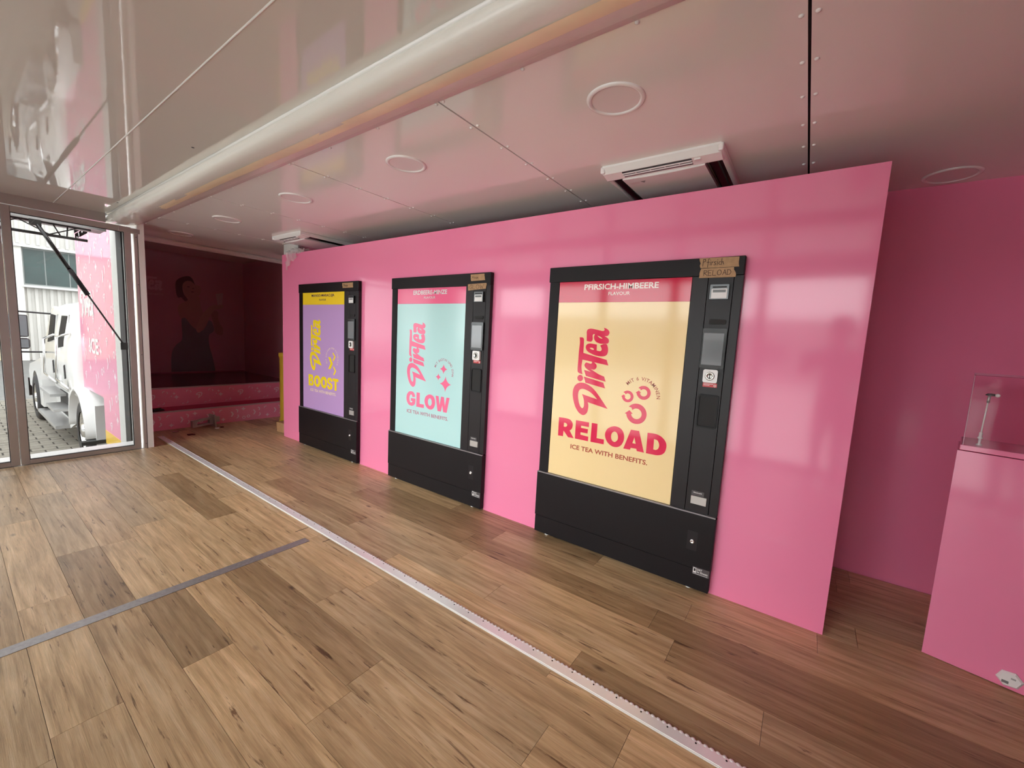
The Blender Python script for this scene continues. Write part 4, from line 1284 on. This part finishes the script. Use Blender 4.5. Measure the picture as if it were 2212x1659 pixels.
for i in range(0, 55):
    X = -16.9 + 0.2 * i
    for j in range(-31, 15):
        Y = j * 0.3 + (0.15 if i % 2 else 0.0) + 0.02
        if Y < -2.85 or Y > 4.0:
            continue
        inside = (X > -5.9 and -1.2 < Y < 3.6) or (X > -9.2 and Y > 1.3)
        if inside:
            continue
        if -14.7 < X < -8.3 and -0.35 < Y < 1.45 and nind < 298:
            o = bpy.data.objects.new('paver', pv)
            C.objects.link(o); o.parent = paving
            o.location = (X, Y, GZ + random.uniform(-0.003, 0.002))
            nind += 1
        else:
            b0 = len(V)
            z = GZ + random.uniform(-0.003, 0.002)
            a, b, c, d = X - 0.092, X + 0.092, Y - 0.142, Y + 0.142
            V += [(a, c, z), (b, c, z), (b, d, z), (a, d, z), (a, c, z - .03), (b, c, z - .03), (b, d, z - .03), (a, d, z - .03)]
            F += [(b0, b0 + 1, b0 + 2, b0 + 3), (b0, b0 + 4, b0 + 5, b0 + 1), (b0 + 1, b0 + 5, b0 + 6, b0 + 2),
                  (b0 + 2, b0 + 6, b0 + 7, b0 + 3), (b0 + 3, b0 + 7, b0 + 4, b0)]
me = bpy.data.meshes.new('paver_field'); me.from_pydata(V, [], F)
pf = obj('paver_field', me, M_paver, paving)
pf['kind'] = 'stuff'

# ---- trailer side wall with printed wrap
M_wrap = mat('pink_vehicle_wrap', (0.93, 0.33, 0.50, 1), 0.09, spec=0.6, bump=(6, 0.0004))
ow = thing('wall_exterior', 'pink wrapped outer trailer side wall with pale prints', 'wall', (-9.05, 1.25, 0), 0, None, 'structure')
mb = MB()
mb.box(0.0, 2.19, 0, 0.05, 0.30, 2.75)
mb.box(1.30, 2.19, 0, 0.05, -0.15, 0.30)
mb.build('wrap_panel', M_wrap, ow)
box('yellow_band', mat('yellow_wrap', rgb(240, 196, 70), 0.2), ow, 1.30, 2.19, -0.002, 0.05, -0.34, -0.15)
box('grey_jamb', M_greylight, ow, 2.19, 2.50, -0.012, 0.05, -0.34, 2.75)
box('door_seal', M_rubber, ow, 2.50, 2.72, -0.02, 0.05, -0.34, 2.75)
box('white_jamb', M_white, ow, 2.72, 3.315, -0.006, 0.05, -0.34, 2.75)
wf = lambda u, v: (u, -0.0015, v)
M_wprint = mat('pale_wrap_print', (0.98, 0.80, 0.88, 1), 0.2)
for ci in range(6):
    for ri in range(10):
        u = 0.22 + ci * 0.36
        v = -0.05 + ri * 0.28 + (0.14 if ci % 2 else 0)
        if u < 1.36 and v < 0.38:
            continue
        kq = (ci + 2 * ri) % 4
        if kq == 0:
            sh = [d_shape(u, v, 0.13)]
        elif kq == 1:
            sh = [star4(u, v, 0.07, 0.075), star4(u - 0.08, v + 0.07, 0.03, 0.035)]
        elif kq == 2:
            sh = [chev(u, v, 0.075, 0), chev(u + 0.12, v + 0.08, 0.055, 0.3)]
        else:
            sh = [ring(u, v, 0.05, 0.028), ring(u + 0.11, v + 0.04, 0.04, 0.022)]
        for s_ in sh:
            obj('print_motif', flat_mesh([s_], wf, raw=True), M_wprint, ow)
M_wlet = mat('white_wrap_lettering', (0.86, 0.84, 0.84, 1), 0.25)
obj('lettering', flat_mesh(LOGO, lambda u, v: (0.12 + (v - 0.915) * 1.55, -0.003, 1.35 + (0.485 - u) * 1.7)), M_wlet, ow)
text_print('small_lettering', 'ICE', 0.62, 1.18, 0.87, 1.09, lambda u, v: (u, -0.003, v), M_wlet, ow, 0.03)
# trailer body above and around (closed shell)
struct('wall_trailerfront', M_wrap, 'pink front wall of the trailer gooseneck', 'wall', -9.05, -9.0, 1.30, 3.50, 0.30, 2.75)
struct('trim_10', M_grey, 'grey underside of the trailer gooseneck', 'underside', -9.05, -6.96, 1.30, 3.50, 0.24, 0.295)
struct('trim_11', M_greylight, 'pale roof of the trailer', 'roof', -9.05, 3.10, 1.25, 3.50, 2.61, 2.75)
struct('trim_12', M_grey, 'grey chassis skirt under the slide-out floor', 'chassis', -5.80, 1.65, -1.06, 1.25, -0.34, -0.125)
struct('trim_13', M_greylight, 'pale roof of the slide-out', 'roof', -5.84, 1.67, -1.12, 1.25, 2.48, 2.56)

# ---- awning slab, lattice truss and gas strut outside the glass door
aw = thing('awning_panel', 'grey awning slab seen above the glass door', 'awning', (-6.58, -1.35, 2.318))
box('slab', M_grey, aw, 0, 0.28, 0, 2.46, 0, 0.05, 0.004)
box('edge_profile', M_alu, aw, 0.28, 0.305, 0, 2.46, -0.006, 0.055)
tr = thing('lattice_truss', 'dark lattice truss hanging under the awning outside', 'truss', (-6.33, -1.3, 2.19))
M_truss = mat('dark_steel', (0.05, 0.047, 0.045, 1), 0.4, metal=0.4)
MB().rod((0, 0, 0), (0, 2.27, 0), 0.014, 10).build('chord', M_truss, tr, True)
MB().rod((0, 0, 0.115), (0, 2.30, 0.115), 0.009, 8).build('chord', M_truss, tr, True)
y = 0.0
up = True
while y < 2.0:
    a = (0, y, 0.008 if up else 0.112)
    b = (0, y + 0.20, 0.112 if up else 0.008)
    MB().rod(a, b, 0.0055, 7).build('diagonal', M_truss, tr, True)
    y += 0.20
    up = not up
for yy in (2.08, 2.12):
    MB().rod((0, yy, 0.0), (0, yy - 0.02 + (yy - 2.1) * 1.5, 0.112), 0.006, 7).build('diagonal', M_truss, tr, True)
gs = thing('gas_strut', 'black telescopic gas strut slanting behind the glass door', 'strut', (-6.28, 1.205, 1.09))
A = Vector((0, 0, 0)); Bq = Vector((0, -0.588, 1.18)); mid = A.lerp(Bq, 0.455)
MB().rod(A, mid, 0.008, 10).build('piston_rod', M_truss, gs, True)
MB().rod(A.lerp(Bq, 0.45), A.lerp(Bq, 0.66), 0.021, 14).build('sleeve', M_rubber, gs, True)
MB().rod(A.lerp(Bq, 0.655), Bq, 0.017, 14).build('cylinder', M_blackgloss, gs, True)
MB().box(-0.012, 0.012, -0.03, 0.03, -0.05, 0.03).build('wall_mount', M_truss, gs)
MB().box(-0.015, 0.015, -0.64, -0.56, 1.165, 1.222).build('roof_mount', M_truss, gs)

# ---- white truck coupled to the trailer
tk_ = thing('truck', 'white long-nosed truck parked beyond the glass door', 'truck', (-9.2, 1.2, GZ))
M_tw = mat('white_truck_paint', (0.80, 0.79, 0.77, 1), 0.14, spec=0.5)
M_tglass = mat('dark_truck_glass', (0.015, 0.016, 0.018, 1), 0.45, spec=0.05)
TO = Vector((-9.2, 1.2, GZ))
def tloc(x, y, z):
    return (x - TO.x, y - TO.y, z - TO.z)
# cab: lofted rings (rounded plan), tumblehome towards the roof
levels = [(0.06, 1.24, -12.55, -9.48), (0.12, 1.20, -12.6, -9.45), (0.62, 1.20, -12.62, -9.45), (0.95, 1.215, -12.45, -9.45),
          (1.38, 1.270, -12.22, -9.48), (1.50, 1.31, -12.10, -9.52), (1.60, 1.42, -11.7, -9.60), (1.66, 1.60, -11.2, -9.75), (1.68, 1.9, -10.9, -9.95)]
mb = MB()
rings = []
for (z, yi, xf, xb) in levels:
    yo = 4.8 - yi
    r = 0.12
    ringv = []
    for cx, cyq, a in ((xb - r, yo - r, 0), (xf + r, yo - r, PI / 2), (xf + r, yi + r, PI), (xb - r, yi + r, 1.5 * PI)):
        for q in range(4):
            t = a + q / 3 * PI / 2
            ringv.append(mb.bm.verts.new(tloc(cx + r * math.cos(t), cyq + r * math.sin(t), z)))
    rings.append(ringv)
for a, b in zip(rings, rings[1:]):
    for i in range(16):
        j = (i + 1) % 16
        mb.bm.faces.new((a[i], a[j], b[j], b[i]))
mb.bm.faces.new(rings[0][::-1]); mb.bm.faces.new(rings[-1])
mb.build('cab', M_tw, tk_, True)
def side_plate(name, m, xz, ytop, ybot, dy, parent):
    V = []
    zs = [p[1] for p in xz]
    z0, z1 = min(zs), max(zs)
    for off in (dy, dy + 0.02):
        for x, z in xz:
            f = (z - z0) / (z1 - z0)
            V.append(tloc(x, ybot + (ytop - ybot) * f - off, z))
    n = len(xz)
    F = [tuple(range(n))[::-1], tuple(range(n, 2 * n))] + [(i, (i + 1) % n, n + (i + 1) % n, n + i) for i in range(n)]
    me = bpy.data.meshes.new(name); me.from_pydata(V, [], F)
    return obj(name, me, m, parent)
side_plate('door_window', M_tglass, [(-12.0, 0.86), (-11.33, 0.93), (-11.44, 1.38), (-11.96, 1.40)], 1.270, 1.207, -0.012, tk_)
side_plate('door_window', M_tglass, [(-10.95, 0.80), (-10.34, 0.86), (-10.22, 1.38), (-10.74, 1.38)], 1.270, 1.205, -0.012, tk_)
for xx in (-11.2, -10.05):
    side_plate('door_gap', M_grey, [(xx, 0.12), (xx + 0.018, 0.12), (xx + 0.018, 1.40), (xx, 1.40)], 1.274, 1.2, -0.008, tk_)
for xx in (-11.48, -10.3):
    side_plate('door_handle', M_rubber, [(xx, 0.30), (xx + 0.10, 0.32), (xx + 0.08, 0.55), (xx - 0.02, 0.53)], 1.2, 1.2, -0.010, tk_)
# visor and roof fairing
mb = MB()
mb.prism([(-12.45 - TO.x, 1.47 - TO.z), (-12.05 - TO.x, 1.55 - TO.z), (-12.02 - TO.x, 1.51 - TO.z), (-12.42 - TO.x, 1.43 - TO.z)], 'y', 0.12, 2.28)
mb.build('sun_visor', M_tw, tk_)
mb = MB()
mb.prism([(-11.9 - TO.x, 1.55 - TO.z), (-10.9 - TO.x, 1.66 - TO.z), (-10.0 - TO.x, 1.80 - TO.z), (-9.6 - TO.x, 1.80 - TO.z), (-9.6 - TO.x, 1.60 - TO.z)], 'y', 0.32, 2.08)
mb.build('roof_fairing', M_tw, tk_)
# bonnet
mb = MB()
mb.prism([(-15.2, 0.0), (-15.25, 0.22), (-14.9, 0.40), (-12.6, 0.60), (-12.55, 0.0)], 'y', 1.55, 3.30)
for v in mb.bm.verts:
    v.co = Vector(tloc(*v.co))
mb.build('bonnet', M_tw, tk_)
def arch(cx, cz, R, n=14, a0=0, a1=180):
    return [(cx + R * math.cos(math.radians(a0 + (a1 - a0) * i / n)), cz + R * math.sin(math.radians(a0 + (a1 - a0) * i / n))) for i in range(n + 1)]
def tprism(name, m, xz, y0, y1, sm=False):
    mb = MB()
    mb.prism(xz, 'y', y0, y1)
    for v in mb.bm.verts:
        v.co = Vector(tloc(*v.co))
    return mb.build(name, m, tk_, sm)
WF, WR = (-13.55, -0.42), (-9.22, -0.42)
tprism('wheel_wing', M_tw, [(-14.55, -0.25), (-14.62, 0.06), (-14.35, 0.26), (-13.4, 0.38), (-12.55, 0.50), (-12.55, -0.50), (-12.98, -0.50)] + arch(WF[0], WF[1], 0.58, 14, 0, 165), 1.14, 1.60)
# steps and tank box
tprism('tank_box', M_tw, [(-12.9, -0.60), (-12.9, -0.02), (-10.45, 0.02), (-10.35, -0.60)], 1.32, 1.80)
st_ = tprism('running_board', mat('diamond_plate', (0.55, 0.55, 0.55, 1), 0.3, metal=0.7, bump=(90, 0.004)), [(-12.8, -0.62), (-12.8, -0.56), (-10.6, -0.56), (-10.6, -0.62)], 1.08, 1.40)
tprism('cab_step', MATS['diamond_plate'], [(-12.5, -0.12), (-12.5, -0.07), (-11.2, -0.07), (-11.2, -0.12)], 1.10, 1.40)
tprism('cab_step', MATS['diamond_plate'], [(-11.6, -0.33), (-11.6, -0.28), (-10.7, -0.28), (-10.7, -0.33)], 1.08, 1.40)
tprism('step_well', M_rubber, [(-11.9, -0.5), (-11.9, -0.06), (-10.9, -0.06), (-10.9, -0.5)], 1.305, 1.33)
# rear mudguard
tprism('mudguard', M_tw, arch(WR[0], WR[1], 0.70, 18, 0, 180) + arch(WR[0], WR[1], 0.64, 18, 180, 0), 1.16, 1.78, True)
tprism('mudguard_panel', M_tw, [(-10.45, -0.60), (-10.45, 0.05), (-9.9, 0.22), (-9.3, 0.26)] + arch(WR[0], WR[1], 0.66, 10, 90, 180), 1.24, 1.28)
tprism('chassis_rail', M_rubber, [(-15.0, -0.28), (-15.0, -0.02), (-7.9, -0.02), (-7.9, -0.28)], 1.95, 2.10)
tprism('chassis_rail', M_rubber, [(-15.0, -0.28), (-15.0, -0.02), (-7.9, -0.02), (-7.9, -0.28)], 2.70, 2.85)
tprism('mud_flap', M_tw, [(-8.36, -0.80), (-8.33, -0.80), (-8.30, 0.10), (-8.33, 0.10)], 1.24, 1.80)
tprism('flap_bracket', M_rubber, [(-8.40, -0.46), (-8.28, -0.46), (-8.28, -0.41), (-8.40, -0.41)], 1.08, 1.75)
tprism('bumper', M_chrome, [(-15.75, -0.62), (-15.75, -0.22), (-15.45, -0.18), (-15.45, -0.62)], 1.18, 3.62)
def wheel(cx, y0, wd, cz):
    mb = MB()
    R = 0.5
    prof = [(0.30, 0.0), (0.36, -0.012), (0.45, 0.0), (0.49, 0.03), (R, 0.06), (R, wd - 0.06), (0.49, wd - 0.03), (0.45, wd), (0.30, wd)]
    mb.lathe(prof, 36, 'y', (cx, y0, cz))
    for v in mb.bm.verts:
        v.co = Vector(tloc(*v.co))
    ty = mb.build('tyre', M_rubber, tk_, True)
    mb = MB()
    mb.lathe([(0.305, 0.01), (0.29, 0.015), (0.27, 0.06), (0.20, 0.085), (0.13, 0.05), (0.10, -0.01), (0.0, -0.015)], 32, 'y', (cx, y0, cz))
    for v in mb.bm.verts:
        v.co = Vector(tloc(*v.co))
    rm = mb.build('rim', M_chrome, ty, True)
    for i in range(10):
        a = 2 * PI * i / 10
        mb = MB().rod((cx + 0.165 * math.cos(a), y0 + 0.075, cz + 0.165 * math.sin(a)), (cx + 0.165 * math.cos(a), y0 + 0.03, cz + 0.165 * math.sin(a)), 0.016, 6)
        for v in mb.bm.verts:
            v.co = Vector(tloc(*v.co))
        mb.build('wheel_nut', M_chrome, ty)
wheel(WF[0], 1.12, 0.30, WF[1]); wheel(WR[0], 1.22, 0.30, WR[1]); wheel(WR[0], 1.54, 0.28, WR[1])
wheel(WF[0], 3.28, 0.30, WF[1]); wheel(WR[0], 3.26, 0.30, WR[1])
# grab bars
for pts in ([(-11.20, 1.20, 1.03), (-11.45, 1.10, 0.94), (-11.55, 1.09, 0.30), (-11.15, 1.18, 0.16)],
            [(-9.72, 1.21, 1.10), (-10.00, 1.10, 1.03), (-10.20, 1.09, 0.32), (-9.85, 1.18, 0.18)]):
    MB().path([tloc(*p) for p in pts], 0.017, 8).build('grab_bar', M_chrome, tk_, True)
# mirrors
mr = MB().box(-12.44, -12.30, 0.73, 1.00, 0.93, 1.36, 0.03, 2)
for v in mr.bm.verts:
    v.co = Vector(tloc(*v.co))
mr = mr.build('mirror_housing', M_blackgloss, tk_)
g_ = MB().box(-12.302, -12.294, 0.75, 0.98, 0.95, 1.34)
for v in g_.bm.verts:
    v.co = Vector(tloc(*v.co))
g_.build('mirror_glass', mat('grey_mirror', (0.16, 0.17, 0.18, 1), 0.15), mr)
mr2 = MB().box(-12.44, -12.30, 0.75, 1.01, 0.70, 0.91, 0.04, 2)
for v in mr2.bm.verts:
    v.co = Vector(tloc(*v.co))
mr2 = mr2.build('mirror_housing', M_blackgloss, tk_)
g_ = MB().box(-12.302, -12.294, 0.775, 0.985, 0.725, 0.885)
for v in g_.bm.verts:
    v.co = Vector(tloc(*v.co))
g_.build('mirror_glass', MATS['grey_mirror'], mr2)
MB().path([tloc(-12.37, 0.86, 1.36), tloc(-12.37, 0.88, 1.42), tloc(-12.1, 1.30, 1.40)], 0.016, 8).build('mirror_arm', M_rubber, tk_)
MB().path([tloc(-12.37, 0.86, 0.70), tloc(-12.37, 0.88, 0.64), tloc(-12.3, 1.22, 0.64)], 0.016, 8).build('mirror_arm', M_rubber, tk_)

# ---- corrugated hall across the yard
XB = -31.0
hall = thing('warehouse', 'pale corrugated warehouse with a band of green windows', 'building', (XB, 0, GZ))
M_corr = mat('pale_corrugated_sheet', (0.60, 0.585, 0.55, 1), 0.6, var=(0.9, 0.06))
def hb(name, m, parent, x0, x1, y0, y1, z0, z1):
    return box(name, m, parent, x0, x1, y0, y1, z0 - GZ, z1 - GZ)
hb('wall_body', M_corr, hall, -12, 0, -14, 22, GZ, 11.0)
hb('pier', mat('pale_pier', (0.74, 0.72, 0.67, 1), 0.6), hall, 0, 0.22, 1.98, 2.46, GZ, 4.60)
hb('beige_wall', mat('beige_render', (0.50, 0.43, 0.30, 1), 0.7), hall, 0, 0.10, -9.0, 1.98, GZ, 4.5)
hb('fascia', M_corr, hall, 0, 0.30, -14, 22, 4.62, 11.0)
hb('fascia_edge', M_greylight, hall, 0.0, 0.36, -14, 22, 4.50, 4.62)
wb = hb('window_band', mat('window_mullion_paint', (0.30, 0.32, 0.31, 1), 0.5), hall, 0, 0.06, 2.46, 9.2, 2.72, 4.50)
M_pane = mat('green_window_glass', (0.030, 0.060, 0.055, 1), 0.08, var=(0.8, 0.35))
y = 2.52
wi = 0
for wdt in (0.70, 0.82, 0.70, 0.82, 0.70, 0.82, 0.70, 0.82):
    if y + wdt > 9.15:
        break
    hb('pane', M_pane, wb, 0.055, 0.075, y, y + wdt - 0.04, 2.80, 4.44)
    y += wdt
hb('window_sill', M_greylight, hall, 0, 0.32, 2.40, 9.3, 2.62, 2.72)
rib = MB().box(0, 0.07, 0, 0.11, 0, 1.0).mesh('rib'); rib.materials.append(M_corr)
y = 2.55
while y < 9.0:
    o = bpy.data.objects.new('corrugation_rib', rib); C.objects.link(o); o.parent = hall
    o.location = (0.0, y, 0.0); o.scale = (1, 1, 2.62 - GZ)
    y += 0.25
y = -2.5
while y < 10.0:
    o = bpy.data.objects.new('corrugation_rib', rib); C.objects.link(o); o.parent = hall
    o.location = (0.30, y, 4.64 - GZ); o.scale = (1, 1, 6.2)
    y += 0.32

# low hall on the open side (seen only in reflections)
h2 = thing('brick_hall', 'low grey hall across the yard in front of the glazing', 'building', (-4.0, -34.0, GZ))
M_h2 = mat('grey_render', (0.34, 0.32, 0.31, 1), 0.7, var=(0.4, 0.12))
box('wall_body', M_h2, h2, -26, 34, -8, 0, 0, 4.6)
box('roof_edge', M_grey, h2, -26.2, 34.2, -8.2, 0.25, 4.6, 4.85)
for i in range(14):
    wv_ = box('window', M_greylight, h2, -24 + i * 4.1, -21.8 + i * 4.1, 0, 0.06, 1.2, 3.2)
    box('pane', M_pane, wv_, -23.9 + i * 4.1, -21.9 + i * 4.1, 0.055, 0.075, 1.3, 3.1)

# ================================================================== PHOTOGRAPHER (mirrored in the glossy partition)
PO = Vector((0.27, -0.38, 0.0))
FW = Vector((-0.581, 0.814, 0.0)); RT = Vector((0.814, 0.581, 0.0))
def W_(r, f, z):
    return PO + RT * r + FW * f + Vector((0, 0, z))
sv, se = [], []
def sk(r, f, z, rad, link=None):
    sv.append((W_(r, f, z), rad))
    if link is not None:
        se.append((link, len(sv) - 1))
    return len(sv) - 1
pelvis = sk(0, 0, 0.96, 0.145)
belly = sk(0, 0.01, 1.12, 0.125, pelvis)
chest = sk(0, 0.02, 1.30, 0.140, belly)
nb = sk(0, 0.01, 1.45, 0.070, chest)
nk = sk(0, 0.03, 1.53, 0.052, nb)
jaw = sk(0, 0.055, 1.60, 0.078, nk)
skull = sk(0, 0.045, 1.685, 0.092, jaw)
crown = sk(0, 0.035, 1.745, 0.072, skull)
nose = sk(0, 0.150, 1.645, 0.012, jaw)
for s in (-1, 1):
    sh = sk(s * 0.175, 0.0, 1.415, 0.066, chest)
    el = sk(s * 0.245, 0.15, 1.17, 0.047, sh)
    wr = sk(s * 0.085, 0.365, 1.325, 0.030, el)
    pm_ = sk(s * 0.066, 0.405, 1.365, 0.030, wr)
    for q, (dr, df, dz) in enumerate(((0.010, 0.045, 0.035), (0.004, 0.050, 0.020), (-0.002, 0.046, 0.004), (-0.006, 0.038, -0.010))):
        k1 = sk(s * (0.066 + dr * 0.5), 0.405 + df * 0.6, 1.370 + dz, 0.0095, pm_)
        k2 = sk(s * (0.060 - 0.012), 0.405 + df, 1.374 + dz * 1.1, 0.0085, k1)
        sk(s * (0.060 - 0.034), 0.405 + df * 0.95, 1.376 + dz * 1.1, 0.0075, k2)
    th = sk(s * 0.052, 0.395, 1.398, 0.011, pm_)
    sk(s * 0.034, 0.398, 1.420, 0.009, th)
    hp_ = sk(s * 0.092, 0.0, 0.88, 0.100, pelvis)
    kn_ = sk(s * 0.100, 0.025, 0.49, 0.066, hp_)
    an = sk(s * 0.105, -0.005, 0.095, 0.046, kn_)
    sk(s * 0.118, 0.135, 0.045, 0.040, an)
me = bpy.data.meshes.new('person_skeleton')
me.from_pydata([v[0] for v in sv], se, [])
po = bpy.data.objects.new('person_tmp', me)
C.objects.link(po)
md = po.modifiers.new('skin', 'SKIN')
md.branch_smoothing = 0.5
ly = me.skin_vertices[0] if len(me.skin_vertices) else None
if ly is None:
    bmq = bmesh.new(); bmq.from_mesh(me); bmq.verts.layers.skin.verify(); bmq.to_mesh(me); bmq.free()
    ly = me.skin_vertices[0]
for i, (p, r) in enumerate(sv):
    ly.data[i].radius = (r, r)
ly.data[0].use_root = True
sb = po.modifiers.new('sub', 'SUBSURF'); sb.levels = 2; sb.render_levels = 2
dg = bpy.context.evaluated_depsgraph_get(); dg.update()
body_me = bpy.data.meshes.new_from_object(po.evaluated_get(dg))
bpy.data.objects.remove(po)
body_me.materials.clear()
for m_ in (mat('dark_jacket', (0.030, 0.030, 0.036, 1), 0.85), mat('dark_jeans', (0.025, 0.032, 0.055, 1), 0.9),
           mat('skin_tone', rgb(206, 150, 122), 0.5), mat('dark_shoes', (0.02, 0.02, 0.02, 1), 0.6)):
    body_me.materials.append(m_)
for p in body_me.polygons:
    c = Vector(p.center) - PO
    f = c.dot(FW); z = c.z
    mi_ = 0
    if z < 0.09: mi_ = 3
    elif z < 0.98: mi_ = 1
    elif z > 1.505 or f > 0.375: mi_ = 2
    p.material_index = mi_
    p.use_smooth = True
person = obj('person', body_me)
tag(person, 'person in dark jacket and jeans holding a phone up, mirrored in the pink wall', 'person')
hair = MB()
hair.lathe([(0.0, 0.118), (0.055, 0.106), (0.092, 0.062), (0.104, 0.0), (0.100, -0.06), (0.085, -0.12)], 20, 'z', tuple(W_(0, 0.022, 1.695)))
for v in hair.bm.verts:
    q = Vector(v.co) - PO
    if q.dot(FW) > 0.075 and q.z < 1.73:
        v.co -= FW * (q.dot(FW) - 0.075)
hair.build('hair', mat('dark_hair', (0.03, 0.02, 0.014, 1), 0.5), person, True)
ph = thing('phone', 'dark phone held up by the person behind the view', 'phone', (0, 0, 0))
cf = Vector(RW[2]); cr_ = Vector(RW[0]); cu_ = -Vector(RW[1])
ctr = Vector((0, 0, 1.4)) - cf * 0.016 + cr_ * 0.03 - cu_ * 0.02
ph.matrix_world = Matrix(((cr_.x, cf.x, cu_.x, ctr.x), (cr_.y, cf.y, cu_.y, ctr.y), (cr_.z, cf.z, cu_.z, ctr.z), (0, 0, 0, 1)))
box('phone_body', M_blackgloss, ph, -0.074, 0.074, -0.004, 0.004, -0.036, 0.036, 0.003, 2)
box('phone_screen', M_screen, ph, -0.071, 0.071, -0.0046, -0.004, -0.033, 0.033)
